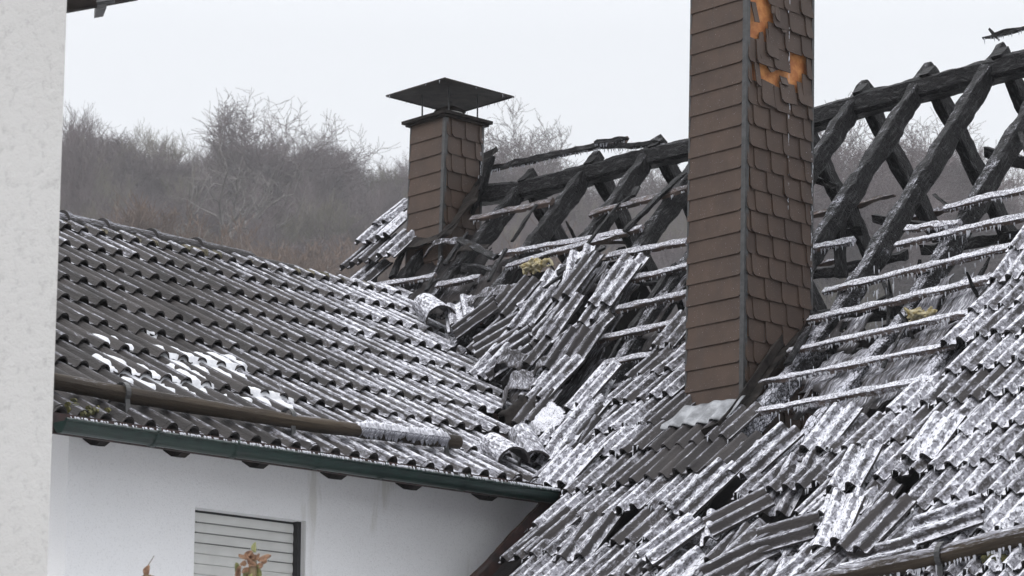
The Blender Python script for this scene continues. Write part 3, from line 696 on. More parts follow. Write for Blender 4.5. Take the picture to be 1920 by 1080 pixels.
# long icicles and dripping ice curtains under the battens
ic = MB()
for _ in range(420):
    x, y = R.uniform(1430, 1900), R.uniform(400, 775)
    if not inpoly(x, y, [(1560, 500), (1900, 400), (1850, 560), (1750, 715), (1450, 775), (1440, 700)]): continue
    s, b = Minv(x, y); p = Mp(s, b, R.uniform(-.16, -.04)); L = R.uniform(.012, .06); w = R.uniform(.002, .005)
    ic.tube([p, p - np.array([0, 0, L * .5]), p - np.array([0, 0, L])], [w, w * .9, w * .2], 5, rough=.3, seed=_)
part(ic, 'hanging_icicles', 'ice')['kind'] = 'stuff'
# splintered laths on the burnt slope, each its own piece of the roof
SPL = [((1098, 470), (1165, 385), .02), ((1175, 440), (1290, 330), .03), ((1060, 455), (1190, 352), -.03), ((962, 457), (1010, 388), .02), ((868, 460), (937, 494), .05), ((925, 540), (958, 480), .06), ((1180, 610), (1262, 490), -.02), ((1120, 700), (1180, 610), -.01),
       ((800, 545), (830, 480), .0), ((735, 520), (760, 460), 0), ((838, 500), (880, 440), .02), ((1190, 372), (1200, 355), .02), ((1735, 340), (1770, 370), -.1), ((1640, 500), (1650, 540), -.1),
       ((1050, 520), (1140, 470), .03), ((1000, 560), (1090, 500), .02), ((1480, 690), (1520, 620), .02), ((1655, 690), (1700, 610), .0), ((1905, 235), (1920, 290), -.05)]
for i, (p, q, h) in enumerate(SPL):
    A, B = Mp(*Minv(*p), h), Mp(*Minv(*q), h); m = MB(); w = [.03, .045, .02, .025, .05][i % 5]
    m.beam([A, (A + B) / 2 + np.array([0, 0, .004]), B], w, w * .5, NU, .006, 200 + i, fr=.25 if i % 3 else .0, taper=lambda t: 1 - .6 * max(0, t - .7)); part(m, 'splintered_lath', 'char')
# ------------------------------------------------------------------ chimneys
LEAN = RT * 0.027
def chimney(ca, cb, wa, wb, zb, zt, course, slw, label, broken=None, seed=0, srange=None, ztop_strip=True):
    """near corner at (ca, cb); right face runs along +X, left face along +Y"""
    rr = random.Random(seed)
    def P(a, b, z): return np.array([a, b, z]) + LEAN * (z - zb)
    core = MB(); i = .012; low = MB()
    c = [P(ca + i, cb + i, 0) , P(ca + wa - i, cb + i, 0), P(ca + wa - i, cb + wb - i, 0), P(ca + i, cb + wb - i, 0)]
    for k in range(4):
        x0, x1 = c[k], c[(k + 1) % 4]; up = (np.array([0, 0, 1.0]) + LEAN)
        core.quad(x0 + up * (zb - .28), x1 + up * (zb - .28), x1 + up * zt, x0 + up * zt); low.quad(x0 * .999 + up * (zb - 1.6), x1 * .999 + up * (zb - 1.6), x1 * .999 + up * (zb - .28), x0 * .999 + up * (zb - .28))
    core.quad(*[q + (np.array([0, 0, 1.0]) + LEAN) * zt for q in c])
    ch = part(core, 'chimney', 'orange', label=label); part(low, 'chimney_stack', 'under', ch)
    def slate(m, o, ex, n, x0, x1, z0, z1, corner, lift=.012, rot=0, fr=0, rad=.03):
        pts = []
        def q(x, z, l): return (x, z, l)
        H = z1 - z0 + .02
        raw = []
        if corner == 'L': raw += [(x0 + rad * (1 - cos(t)), rad * (1 - sin(t))) for t in [0, .35, .7, 1.05, 1.4, pi / 2]] + [(x1, 0), (x1, H), (x0, H)]
        elif corner == 'R': raw += [(x0, 0)] + [(x1 - rad * (1 - sin(t)), rad * (1 - cos(t))) for t in [0, .35, .7, 1.05, 1.4, pi / 2]] + [(x1, H), (x0, H)]
        elif corner == 'J': raw += [(x0, H * .15), (x0 + .3 * (x1 - x0), .004), (x0 + .6 * (x1 - x0), H * .12), (x1, 0), (x1, H * .8), (x1 - .4 * (x1 - x0), H), (x0, H * .9)]
        else: raw += [(x0, 0), (x1, 0), (x1, H), (x0, H)]
        cx, cz = (x0 + x1) / 2, H / 2
        for (x, z) in raw:
            if rot: dx, dz = x - cx, z - cz; x, z = cx + dx * cos(rot) - dz * sin(rot), cz + dx * sin(rot) + dz * cos(rot)
            p = P(*(np.array(o[:2] + (0,)) + np.array(ex) * x)[:2], z0 + z) + np.array(n) * (lift * (1 - max(0, z) / H) + .002 + (.009 * (1 - (x - x0) / max(.01, x1 - x0)) if corner == 'L' else 0))
            pts.append(p)
        if np.dot(np.cross(pts[1] - pts[0], pts[-1] - pts[0]), n) < 0: pts = pts[::-1]
        m.plate(pts, n, .006, fr)
    # left face (normal -X): wide slates, rounded lower right corner
    m = MB(); z = zb - .30; row = 0
    dark = MB()
    while z < zt - .01:
        z1 = min(z + course, zt); sp_ = rr.uniform(.3, .7)
        # x measured from the far-left edge towards the near corner
        slate(m, (ca, cb + wb), (0, -1, 0), (-1, 0, 0), -.004, wb * sp_ , z, z1, '', .008, fr=rr.uniform(0, .12)); slate(m, (ca, cb + wb), (0, -1, 0), (-1, 0, 0), wb * sp_ - .004, wb - .006, z, z1, 'R', .010, fr=rr.uniform(0, .12), rad=.024)
        z += course; row += 1
    if True: part(m, 'slate_cladding', 'slate', ch)
    # right face (normal -Y): small overlapping slates, rounded lower left corner
    m = MB(); z = zb - .30; row = 0
    while z < zt - .01:
        z1 = min(z + course, zt); x = -slw + (row * .43 % 1) * slw * .55 + .01
        j = 0
        while x < wa - .01:
            xa, xb = max(x, -.002), min(x + slw + .004, wa - .004)
            if xb - xa > .03:
                cx, cz = pj(P(ca + (xa + xb) / 2, cb, (z + z1) / 2)); skip = False; rot = 0; kind = 'L' if xa > .01 else 'L'
                if broken:
                    for poly, mode in broken:
                        if inpoly(cx, cz, poly): skip = True
                if not skip: slate(m, (ca, cb), (1, 0, 0), (0, -1, 0), xa, xb, z, z1, kind, .009 + rr.random() * .006, rr.gauss(0, .008), fr=.15 + rr.uniform(0, .3) * (xb / wa) + .25 * (rr.random() < .15), rad=.028)
            x += slw; j += 1
        z += course; row += 1
    if broken:
        for (px, py, w, h, rt, k) in BROKE:
            q = onp(px, py, P(0, cb, zb), np.array([0, 1.0, 0])); x = q[0] - ca - LEAN[0] * (q[2] - zb)
            slate(m, (ca, cb), (1, 0, 0), (0, -1, 0), x - w / 2, x + w / 2, q[2] - h / 2, q[2] + h / 2, k, .02, rt, fr=.2)
    part(m, 'slate_cladding', 'slate', ch)
    ic = MB()
    for _ in range(5 if broken else 2):       # frozen dribbles on the outer part of the right face
        x = wa * rr.choice([.62, .84, .9, .95, .98]); z = zt - rr.uniform(0, .5) * (zt - zb); L = rr.uniform(.2, .8) * (1 if broken else .4); k = 0
        while k < L:
            d = rr.uniform(.006, .03); w = rr.uniform(.001, .0035)
            if rr.random() < .6: p = P(ca + x + rr.gauss(0, .003), cb, z - k) - np.array([0, .019, 0]); ic.tube([p, p - np.array([0, 0, d * .6]), p - np.array([0, 0, d])], [w, w, w * .3], 5)
            k += d * 1.1
    part(ic, 'ice_dribbles', 'ice', ch)['kind'] = 'stuff'
    # rear faces plain
    m = MB()
    m.box(P(ca + wa - .006, cb, zb - .4), (.012, 0, 0), (0, wb, 0), (np.array([0, 0, 1.0]) + LEAN) * (zt - zb + .4)); m.box(P(ca, cb + wb - .006, zb - .4), (wa, 0, 0), (0, .012, 0), (np.array([0, 0, 1.0]) + LEAN) * (zt - zb + .4))
    part(m, 'rear_cladding', 'slate', ch)
    m = MB(); up = (np.array([0, 0, 1.0]) + LEAN) * (zt - zb + .36)
    m.box(P(ca - .018, cb - .020, zb - .36), (.030, 0, 0), (0, .030, 0), up); m.box(P(ca + wa - .012, cb - .018, zb - .36), (.018, 0, 0), (0, .016, 0), up); m.box(P(ca - .014, cb + wb - .006, zb - .36), (.012, 0, 0), (0, .012, 0), up)
    part(m, 'corner_strip', 'strip', ch)
    return ch, P
s_, b_ = Minv(1392, 741); nc = Mp(s_, b_)
BROKE = [(1402, 30, .04, .10, .12, ''), (1438, 10, .06, .14, -.08, ''), (1413, 90, .04, .15, -.25, 'J'), (1434, 90, .11, .14, -.06, 'L'), (1456, 58, .07, .05, .5, 'J'), (1442, 28, .05, .10, -.1, 'L'), (1436, 134, .08, .03, .5, 'J'), (1458, 158, .06, .03, -.05, ''),
         (1428, 182, .12, .12, -.10, 'L'), (1407, 142, .05, .14, .05, 'L'), (1465, 182, .14, .10, .08, 'L'), (1496, 184, .13, .11, -.02, 'L')]
BROKEN = [([(1400, -40), (1432, -40), (1434, 20), (1456, 60), (1452, 66), (1400, 66)], 0), ([(1410, 112), (1512, 122), (1512, 166), (1410, 160)], 0)]
WA = 0.0
for k in range(200):
    if pj((nc[0] + WA, nc[1], nc[2]))[0] < 1517: WA += .004
WB = 0.0
while pj((nc[0], nc[1] + WB, nc[2]))[0] > 1289: WB += .004
big, PB = chimney(nc[0], nc[1], WA, WB, nc[2], nc[2] + 2.75, .1215, .142, 'tall brown slate-clad chimney with orange board showing through broken slates near its top', BROKEN, 3)
m = MB(); P_ = PB(nc[0] - .08, nc[1] - .08, nc[2] + 2.75)
m.box(P_, (WA + .16, 0, 0), (0, WB + .16, 0), (0, 0, .06)); part(m, 'chimney_cap', 'soot', big)
s_, b_ = Minv(828, 441); n2 = Mp(s_, b_)
wa2 = wb2 = 0.0
while pj((n2[0] + wa2, n2[1], n2[2] + .3))[0] < 897: wa2 += .004
while pj((n2[0], n2[1] + wb2, n2[2] + .3))[0] > 766: wb2 += .004
zt2 = z_at(n2[0], n2[1], 216)
small, PS = chimney(n2[0], n2[1], wa2, wb2, n2[2], zt2, .128, .135, 'short brown slate-clad chimney with a square metal rain hood', None, 8)
m = MB(); k = .055; P_ = PS(n2[0] - k, n2[1] - k, zt2 + .002)
m.box(P_, (wa2 + 2 * k, 0, 0), (0, wb2 + 2 * k, 0), (0, 0, .022)); m.box(P_ + np.array([.02, .02, -.018]), (wa2 + 2 * k - .04, 0, 0), (0, wb2 + 2 * k - .04, 0), (0, 0, .018)); part(m, 'chimney_cap', 'soot', small)
k = .135; hz = z_at(n2[0] - k + .02, n2[1] - k, 146); P_ = PS(n2[0] - k, n2[1] - k, zt2); P_[2] = hz
hx, hy = wa2 + 2 * k + .05, wb2 + 2 * k
m = MB(); o = P_; cc = o + np.array([hx / 2, hy / 2, .035]); cs = [o, o + np.array([hx, 0, 0]), o + np.array([hx, hy, 0]), o + np.array([0, hy, 0])]
for q in range(4):
    a, b = cs[q], cs[(q + 1) % 4]; m.face([m.vert(a), m.vert(b), m.vert(cc)]); m.face([m.vert(b - np.array([0, 0, .006])), m.vert(a - np.array([0, 0, .006])), m.vert(cc - np.array([0, 0, .02]))])
    m.box(a - np.array([0, 0, .012]), b - a, (nv(cc - a) * .008) * np.array([1, 1, 0]), (0, 0, .012))
hood = part(m, 'rain_hood', 'soot', small)
ctr = o + np.array([hx / 2, hy / 2, 0]); m = MB()
for dx, dy in ((-.14, -.14), (.14, -.14), (.14, .14), (-.14, .14)):
    m = MB(); m.tube([(ctr[0] + dx, ctr[1] + dy, zt2), (ctr[0] + dx, ctr[1] + dy, hz + .02)], .006, 6); part(m, 'hood_stay', 'strip', small)
m = MB(); m.tube([(ctr[0], ctr[1], zt2), (ctr[0], ctr[1], zt2 + .085)], .095, 24); part(m, 'flue_pipe', 'flue', small)
m = MB(); m.tube([(ctr[0], ctr[1], zt2 + .087), (ctr[0], ctr[1], zt2 + .10), (ctr[0], ctr[1], zt2 + .135)], [.098, .115, .05], 24); part(m, 'flue_cone', 'soot', small)
ic = MB()
for _ in range(22):
    q = R.randrange(4); a, b = cs[q], cs[(q + 1) % 4]; p = a + (b - a) * R.random() - np.array([0, 0, .01]); ic.tube([p, p - np.array([0, 0, R.uniform(.006, .026)])], [.003, .0008], 5)
part(ic, 'icicles', 'ice', hood)['kind'] = 'stuff'
# lead apron below the tall chimney, crumpled flashing beside it
m = MB(); A = [Minv(x, y) for x, y in ((1240, 800), (1290, 756), (1392, 738), (1410, 752), (1345, 808))]
def apron(p0, p1, q0, q1, n=30, k=7, h=.062, wav=.012, name='lead_apron', mat='lead'):
    m = MB(); P0_, P1_, Q0, Q1 = Minvh(*p0, h), Minvh(*p1, h), Minvh(*q0, h - .01), Minvh(*q1, h - .01); g = []
    for j in range(k + 1):
        v = j / k; row = []
        for i in range(n + 1):
            u = i / n; a = np.array(P0_) * (1 - u) + np.array(P1_) * u; b = np.array(Q0) * (1 - u) + np.array(Q1) * u; s, bb = a * (1 - v) + b * v
            if j == k: s += .018 * abs(sin((bb - b_c) / MPI * pi)) 
            row.append(m.vert(Mp(s, bb, h + wav * (.3 + v) * cos((bb - b_c) / MPI * 2 * pi) + .012 * nz(bb * 8, s * 8) - .015 * v), (bb, s)))
        g.append(row)
    for j in range(k):
        for i in range(n): m.face((g[j][i], g[j + 1][i], g[j + 1][i + 1], g[j][i + 1]), True)
    o = part(m, name, mat); md = o.modifiers.new('t', 'SOLIDIFY'); md.thickness = .004; return o
apron((1284, 762), (1398, 742), (1230, 806), (1362, 786))
m = MB(); rt_ = [(1512, 560), (1490, 605), (1455, 655), (1420, 705), (1385, 755), (1350, 800), (1318, 812)]
pts = [Mp(*Minvh(*p, .05), .05 + .012 * nz(i * 1.7)) for i, p in enumerate(rt_)]
m.beam(pts, .012, .05, NL, .004, 5, step=.04); m.beam([p + np.array([.02, .0, -.035]) for p in pts], .09, .012, NL, .006, 15, step=.04); part(m, 'side_flashing', 'soot')
m = MB(); pts = [Mp(*Minv(*p), .04 + .02 * nz(i * 3.1)) for i, p in enumerate([(925, 292), (905, 345), (885, 385), (855, 428), (826, 452), (790, 462), (765, 462)])]
m.beam(pts, .10, .015, NU, .016, 25, step=.03, fr=.3); part(m, 'side_flashing', 'soot')
# curled scorched metal sheets near the valley
def curl(px, py, L, w, rad, ang, h, mat='soot', name='curled_sheet', fr=.3, pf='M', turns=.8):
    s, b = Minv(px, py); m = MB(); U, N = Maxes(s); V = np.array([0, -1.0, 0]); ca_, sa_ = cos(ang), sin(ang); ex = V * ca_ + U * sa_; ey = -V * sa_ + U * ca_; o = Mp(s, b, h); n = 22; g = []
    for i in range(n + 1):
        u = i / n - .5; row = []
        for j in range(7):
            v = j / 6 - .5; z = rad * cos(u * turns * pi * 2.2) + .02 * nz(u * 6, v * 4, px) ; row.append(m.vert(o + ex * u * L + ey * v * w * (1 + .3 * nz(u * 9, px)) + N * z, (u * L, v * w), fr))
        g.append(row)
    for i in range(n):
        for j in range(6): m.face((g[i][j], g[i + 1][j], g[i + 1][j + 1], g[i][j + 1]), True)
    o = part(m, name, mat); o.modifiers.new('t', 'SOLIDIFY').thickness = .004
for a in [(925, 562, .50, .10, .02, .1, .05, 'tile_in'), (980, 740, .28, .30, .05, .6, .06, 'tile_in'), (965, 700, .22, .16, .05, .2, .10, 'tile_in'), (1030, 700, .3, .12, .04, .5, .05, 'tile_in'), (975, 785, .2, .2, .05, -.4, .05, 'soot'), (880, 480, .35, .08, .03, .2, .04, 'soot'), (830, 470, .3, .07, .03, .3, .05, 'tile_in')]:
    curl(*a)
# ------------------------------------------------------------------ small leftovers on the far-left strip: tiles beside the small chimney
mt = MB(); FL = [(640, 528), (758, 388), (763, 462), (748, 490), (700, 545)]
for s0 in [2.9, 3.15, 3.40, 3.62]:
    for k in range(-3, 6):
        bc = BG - .03 - MPI * (2 * k + 1)
        x, y = pj(Mp(s0 + .12, bc))
        if bc > BG - .05 or not inpoly(x, y, FL): continue
        jr, jz, jt = R.gauss(0, .10), abs(R.gauss(0, .03)), R.gauss(0, .12)
        def fn(xx, yy, z, s0=s0, bc=bc, jr=jr, jz=jz, jt=jt): return Mp(s0 + yy + xx * jr, bc - xx - yy * jr, z + jz + xx * jt)
        add_tile(mt, fn, 2, MPI, .36, MH, .05, .28, .45 + (.35 if s0 > 3.3 else 0) + R.gauss(0, .12), R.random() * 90, chip=.02, segs=3)
part(mt, 'gable_tile_covering', 'tile_in', label='ragged tiles left on the slope beside the short chimney')
# ------------------------------------------------------------------ LOOSE TILES: things lying on the roof
tile_meshes = {}
def tile_mesh(kind, seed, fr):
    key = (kind, seed)
    if key not in tile_meshes:
        m = MB(); n, L = {'tile': (2, .34), 'long': (2, .40), 'broken': (1, .26), 'wide': (3, .34)}[kind]
        add_tile(m, lambda x, y, z: np.array([x, y - L / 2, z]), n, MPI * 1.06, L, MH * 1.05, .0, 1, fr, seed * 7.7 + 1, chip=.02, segs=6, per=12, thick=.013)
        me = m.build('loose_roof_tile', MT['tile_in']); tile_meshes[key] = me.data; bpy.data.objects.remove(me)
    return tile_meshes[key]
from mathutils import Matrix
def loose(px, py, ang, h, tx, ty, kind='tile', fr=.6, label='', group=None, name='loose_roof_tile', seed=None):
    s, b = Minvh(px, py, h); U, N = Maxes(s); V = np.array([0, -1.0, 0]); o = bpy.data.objects.new(name, tile_mesh(kind, (seed if seed is not None else R.randrange(5)) + int(fr * 10) * 10, fr)); COL.objects.link(o)
    X, Y, Z = Vector(V), Vector(U), Vector(N); B3 = Matrix((X, Y, Z)).transposed(); rot = Matrix.Rotation(-radians(ang), 3, 'Z') @ Matrix.Rotation(radians(tx), 3, 'X') @ Matrix.Rotation(radians(ty), 3, 'Y')
    o.matrix_world = Matrix.Translation(Vector(Mp(s, b, h))) @ (B3 @ rot).to_4x4()
    return tag(o, label, 'roof tile', group)
LT = [  # hand placed: the tiles one can tell apart
 (999, 583, 4, .05, 0, 5, 'long', .62, 'frosted loose tile on the slope just below the yellow insulation scrap'),
 (1048, 600, 2, .03, 2, -4, 'long', .55, 'grey loose tile right of the tile under the insulation scrap'),
 (1074, 655, 5, .07, 3, 3, 'wide', .30, 'broad grey brown loose tile in the middle of the open slope'),
 (1150, 535, 2, .05, 0, 6, 'long', .70, 'long white iced tile lying on the rafter left of the tall chimney'),
 (1126, 575, 0, .02, 0, 0, 'tile', .6, 'iced tile directly under the long tile on the rafter'),
 (1083, 522, 8, .07, 2, -6, 'long', .45, 'dark grey tile beside the yellow insulation scrap'),
 (1040, 713, 8, .06, 4, 0, 'long', .75, 'white tile above the snow pocket in the valley'),
 (1112, 728, 5, .07, 4, -8, 'long', .85, 'narrow white tile at the left end of the lowest bare batten'),
 (1085, 792, 3, .05, 3, 6, 'long', .8, 'white tile between the snow pocket and the lead apron'),
 (1062, 878, 5, .07, 3, 0, 'wide', .95, 'broad snow-white tile just above the right end of the green gutter'),
 (935, 632, 55, .04, 0, 0, 'wide', .50, 'tile turned sideways right of the fallen ridge tile'),
 (957, 662, 58, .03, 4, 4, 'wide', .62, 'sideways tile below the first sideways tile in the valley'),
 (893, 597, 48, .05, 3, -5, 'tile', .3, 'dark sideways tile in the valley beside the fallen ridge tile'),
 (862, 588, -40, .02, 0, 0, 'tile', .7, 'frosted tile tucked right behind the fallen ridge tile'),
 (920, 575, 10, .03, 0, 0, 'tile', .35, 'smoky grey tile under the curled scorched sheet'),
 (968, 560, 20, .03, 5, 0, 'tile', .35, 'grey tile left of the yellow insulation scrap'),
 (1385, 962, 42, .08, -3, 0, 'tile', .40, 'dark tile turned aslant beside the upright frosted tile'),
 (1478, 1000, 75, .09, 0, 3, 'tile', .45, 'dark tile lying crosswise low on the main slope'),
 (1570, 985, -12, .10, 4, -8, 'tile', .9, 'white tile tilted steeply right of the dark crosswise tile'),
 (1600, 880, -8, .10, 3, 0, 'tile', .75, 'large pale tile sticking up in the middle of the main slope'),
 (1640, 985, 8, .10, 0, 6, 'long', .4, 'grey tile with two bare rolls left of the log bracket'),
 (1780, 975, 68, .09, 0, 6, 'tile', .85, 'white crosswise tile just above the log bracket on the main roof'),
 (1660, 1042, 78, .05, 0, 0, 'long', .7, 'tile lying along the upper side of the snow guard log'),
 (1433, 850, 18, .06, 2, 8, 'long', .6, 'long narrow tile below the broken end of the lowest batten'),
 (1556, 806, 6, .07, 5, 4, 'tile', .9, 'lifted white tile at the top edge of the tiled area'),
 (1748, 822, 2, .07, 3, 3, 'tile', 1.0, 'bright white lifted tile in the right half of the tiled area'),
 (1258, 1014, 26, .09, 0, 0, 'tile', .85, 'white tile with icicles lifted aslant over the dark hole'),
 (1318, 918, 16, .07, 3, 8, 'long', .7, 'long iced tile leaning along the upper edge of the dark hole'),
 (1334, 992, -28, .07, 3, 0, 'broken', .9, 'small upright frosted tile fragment left of the dark aslant tile'),
 (1100, 1010, -8, .05, 0, 12, 'long', .35, 'dark tile standing on edge near the lower verge'),
 (1030, 1000, 30, .04, 6, 0, 'tile', .5, 'tile hanging over the lower verge'),
 (1045, 845, -10, .04, 0, 0, 'tile', .7, 'frosted tile above the broad snow-white tile'),
 (1520, 1050, 20, .05, 2, 0, 'long', .75, 'white tile at the left end of the lower snow guard log'),
 (1390, 1050, 55, .06, 2, 4, 'long', .5, 'aslant tile at the bottom of the slope below the dark aslant tile'),
]
for q in LT: loose(*q[:8], label=q[8], group='loose tiles lying on the burnt roof')
print('t loose'); ZA = [(905, 640), (960, 590), (1080, 490), (1150, 480), (1180, 520), (1120, 620), (1110, 690), (1160, 720), (1140, 800), (1060, 900), (1030, 920), (1000, 780), (960, 720)]
ZB = [(1300, 930), (1420, 900), (1560, 830), (1740, 900), (1800, 1010), (1600, 1050), (1500, 1080), (1250, 1080)]
for Z, n, lab, ex in ((ZA, 30, 'frosted broken tile among the jumble in the valley between the two roofs', 14), (ZB, 13, 'iced broken tile among the slipped tiles low on the main slope', 13)):
    k = 0
    while k < n:
        x, y = R.uniform(880, 1820), R.uniform(480, 1085)
        if not inpoly(x, y, Z): continue
        k += 1; loose(x, y, R.gauss(6, ex), R.uniform(-.04, .045), R.gauss(0, 5), R.gauss(0, 9), R.choice(['tile', 'broken', 'long', 'tile']), R.choice([.3, .5, .65, .8]), lab, lab.split(' among ')[1])
# fallen half-round ridge tiles
def ridge_cap(px, py, dr, h, L, r0, r1, label, fr=.75):
    ang = px; N = np.array([-.35, -.3, .9]); m = MB(); q1 = Mp(*Minv(px, py), 0); q2 = Wp(*Winv(px, py), 0); pos = min((q1, q2), key=lambda q: (q - CAM) @ FW) + nv(N) * h; rings = []; inner = []
    n = 9
    for k in range(n + 1):
        y = L * (k / n - .5); r = r0 + (r1 - r0) * k / n
        for rr_, lst in ((r, rings), (r - .013, inner)):
            lst.append([np.array([rr_ * cos(t), y + (.01 * nz(t * 3, ang) if k in (0, n) else 0), rr_ * sin(t) + .002 * nz(t * 3, y * 30)]) for t in [-.12 + (pi + .24) * j / 16 for j in range(17)]])
    for lst, fl, f in ((rings, 0, fr), (inner, 1, -.3)):
        idx = [[m.vert(p, (j * .012, k * .03), f) for j, p in enumerate(rw)] for k, rw in enumerate(lst)]
        for k in range(n):
            for j in range(16):
                q = (idx[k][j], idx[k + 1][j], idx[k + 1][j + 1], idx[k][j + 1]); m.face(q if not fl else q[::-1], True)
    for k in (0, n):
        for j in range(16): m.face([m.vert(p, (j * .01, 0), .25) for p in (rings[k][j], rings[k][j + 1], inner[k][j + 1], inner[k][j])][::(1 if k == 0 else -1)])
    for j in (0, 16):
        for k in range(n): m.face([m.vert(p, (k * .03, 0), .2) for p in (rings[k][j], rings[k + 1][j], inner[k + 1][j], inner[k][j])])
    o = m.build('fallen_ridge_tile', MT['tile_in']); Y = Vector(nv(dr)); X = Y.cross(Vector(N)).normalized(); Z = X.cross(Y)
    o.matrix_world = Matrix.Translation(Vector(pos)) @ Matrix((X, Y, Z)).transposed().to_4x4()
    return tag(o, label, 'ridge tile', 'fallen ridge tiles in the valley')
ridge_cap(813, 604, (-.38, -.80, -.42), .06, .42, .088, .108, 'snow-covered half-round ridge tile lying at the top of the valley')
ridge_cap(943, 876, (-.30, -.85, -.42), .07, .34, .082, .100, 'short white half-round ridge tile lying on the wing eave, open end down')
ridge_cap(992, 872, (-.52, -.74, -.46), .08, .56, .080, .098, 'long grey half-round ridge tile beside the short one at the end of the gutter', fr=.55)
# insulation scraps
def wool(px, py, L, w, n, label, h=.03):
    s, b = Minv(px, py); m = MB(); U, N = Maxes(s)
    for i in range(n):
        p = Mp(s + R.gauss(0, w * .35), b + R.gauss(0, L * .35), h + R.uniform(-.01, .03)); d = np.array([R.gauss(0, .3), R.gauss(0, 1), R.gauss(0, .3)]); d = nv(d) * R.uniform(.02, .05); r = R.uniform(.006, .018)
        m.tube([p - d, p, p + d], [r * .5, r, r * .5], 7, True, True, .8, i * 1.3)
    return tag(m.build('insulation_scrap', MT['wool']), label, 'insulation')
wool(1008, 508, .17, .035, 46, 'yellow glass wool scrap among the burnt rafters left of the tall chimney')
wool(1722, 580, .10, .03, 24, 'small ochre insulation scrap between the iced battens right of the tall chimney', h=-.05)
# snow lying on things
def snow_blob(name, pts, rad, label, seed=0, flat=.5, mat='snow'):
    m = MB()
    for i, (px, py, r) in enumerate(pts):
        s, b = Minv(px, py); c = Mp(s, b, .03); U, N = Maxes(s); n, k = 14, 7
        rings = []
        for a in range(k + 1):
            t = pi / 2 * a / k; rings.append(np.array([c + (np.array([0, -1, 0]) * cos(p) * r + U * sin(p) * r * .8) * cos(t) * (1 + .35 * nz(cos(p) * 2 + i, sin(p) * 2, seed)) + N * (sin(t) * r * flat * (1 + .4 * nz(p, t, i)) - .0) for p in [2 * pi * j / n for j in range(n)]]))
        m.ring_tube(rings, True, False, .9)
    return tag(m.build(name, MT[mat]), label, None, None, 'stuff')
def snow_patch(poly, h0, hh, label, seed):
    P = [Minv(*p) for p in poly]; s0, s1 = min(p[0] for p in P), max(p[0] for p in P); b0, b1 = min(p[1] for p in P), max(p[1] for p in P); n = 30; m = MB(); vid = {}
    def V(i, j):
        if (i, j) not in vid:
            s, b = s0 + (s1 - s0) * i / n, b0 + (b1 - b0) * j / n; x, y = pj(Mp(s, b)); ed = min(1, max(0, min(abs((P2[0] - P1[0]) * (P1[1] - y) - (P1[0] - x) * (P2[1] - P1[1])) / hypot(P2[0] - P1[0], P2[1] - P1[1]) for P1, P2 in zip(poly, poly[1:] + poly[:1])) / 9)) if inpoly(x, y, poly) else 0
            vid[i, j] = m.vert(Mp(s, b, h0 + hh * sqrt(ed) * (1 + .5 * nz(s * 14, b * 14, seed)) + .012 * nz(s * 30, b * 30, seed)), (b, s), 1)
        return vid[i, j]
    for i in range(n):
        for j in range(n):
            x, y = pj(Mp(s0 + (s1 - s0) * (i + .5) / n, b0 + (b1 - b0) * (j + .5) / n))
            if inpoly(x + 7 * nz(x * .06, y * .06, seed), y + 7 * nz(y * .06, x * .06, seed), poly): m.face((V(i, j), V(i, j + 1), V(i + 1, j + 1), V(i + 1, j)), True)
    tag(m.build('snow', MT['batten_ice']), label, None, None, 'stuff')
snow_patch([(985, 765), (1035, 750), (1060, 775), (1045, 805), (1010, 815), (985, 795)], .0, .03, 'snow pocket caught in the valley between the roofs', 1)
snow_patch([(1045, 985), (1080, 972), (1125, 968), (1120, 980), (1060, 1000)], .02, .03, 'snow streak above the lower verge', 2)
# melting snow sheet over the wing tiles: fills the troughs, the rolls poke through
SN = [[(150, 622), (215, 632), (225, 648), (190, 645)], [(235, 605), (318, 616), (322, 630), (280, 627)], [(170, 655), (220, 668), (300, 700), (350, 705), (400, 730), (480, 745), (470, 760), (330, 735), (215, 715), (230, 700), (190, 690)],
      [(270, 640), (340, 655), (350, 675), (400, 690), (385, 712), (410, 740), (350, 730), (320, 690)], [(385, 660), (430, 665), (462, 690), (470, 718), (430, 712), (400, 700), (340, 680), (335, 660)], [(455, 722), (530, 745), (588, 770), (560, 772), (480, 752)], [(206, 640), (262, 648), (258, 660), (216, 652)]]
m = MB(); da = .012; a0, a1 = 8.1, 10.4; t0, t1 = 2.4, 4.3; na, ntt = int((a1 - a0) / da), int((t1 - t0) / .02); vid = {}
def tile_h(a, t):
    te = min([q for q in t_edges if q >= t - 1e-6] + [TWE]); y = te - t; return prof((a - a_c) / WPI + .5, WH) + .032 * (1 - y / WG)
def amount(a, t):
    x, y = pj(Wp(a, t, .03)); x += 9 * nz(a * 14, t * 14) + 4 * nz(a * 50, t * 50); y += 5 * nz(a * 12 + 8, t * 12)
    best = -99
    for P in SN:
        if inpoly(x, y, P):
            dmin = min(abs((P[(i + 1) % len(P)][0] - P[i][0]) * (P[i][1] - y) - (P[i][0] - x) * (P[(i + 1) % len(P)][1] - P[i][1])) / (hypot(P[(i + 1) % len(P)][0] - P[i][0], P[(i + 1) % len(P)][1] - P[i][1]) + 1e-6) for i in range(len(P))); best = max(best, dmin)
        else:
            dd = min(hypot(*(np.array([x, y]) - (np.array(P[i]) + (np.array(P[(i + 1) % len(P)]) - np.array(P[i])) * f))) for i in range(len(P)) for f in (0, .25, .5, .75)); best = max(best, -dd)
    return best
am = np.array([[amount(a0 + i * da, t0 + j * .02) for j in range(ntt + 1)] for i in range(na + 1)])
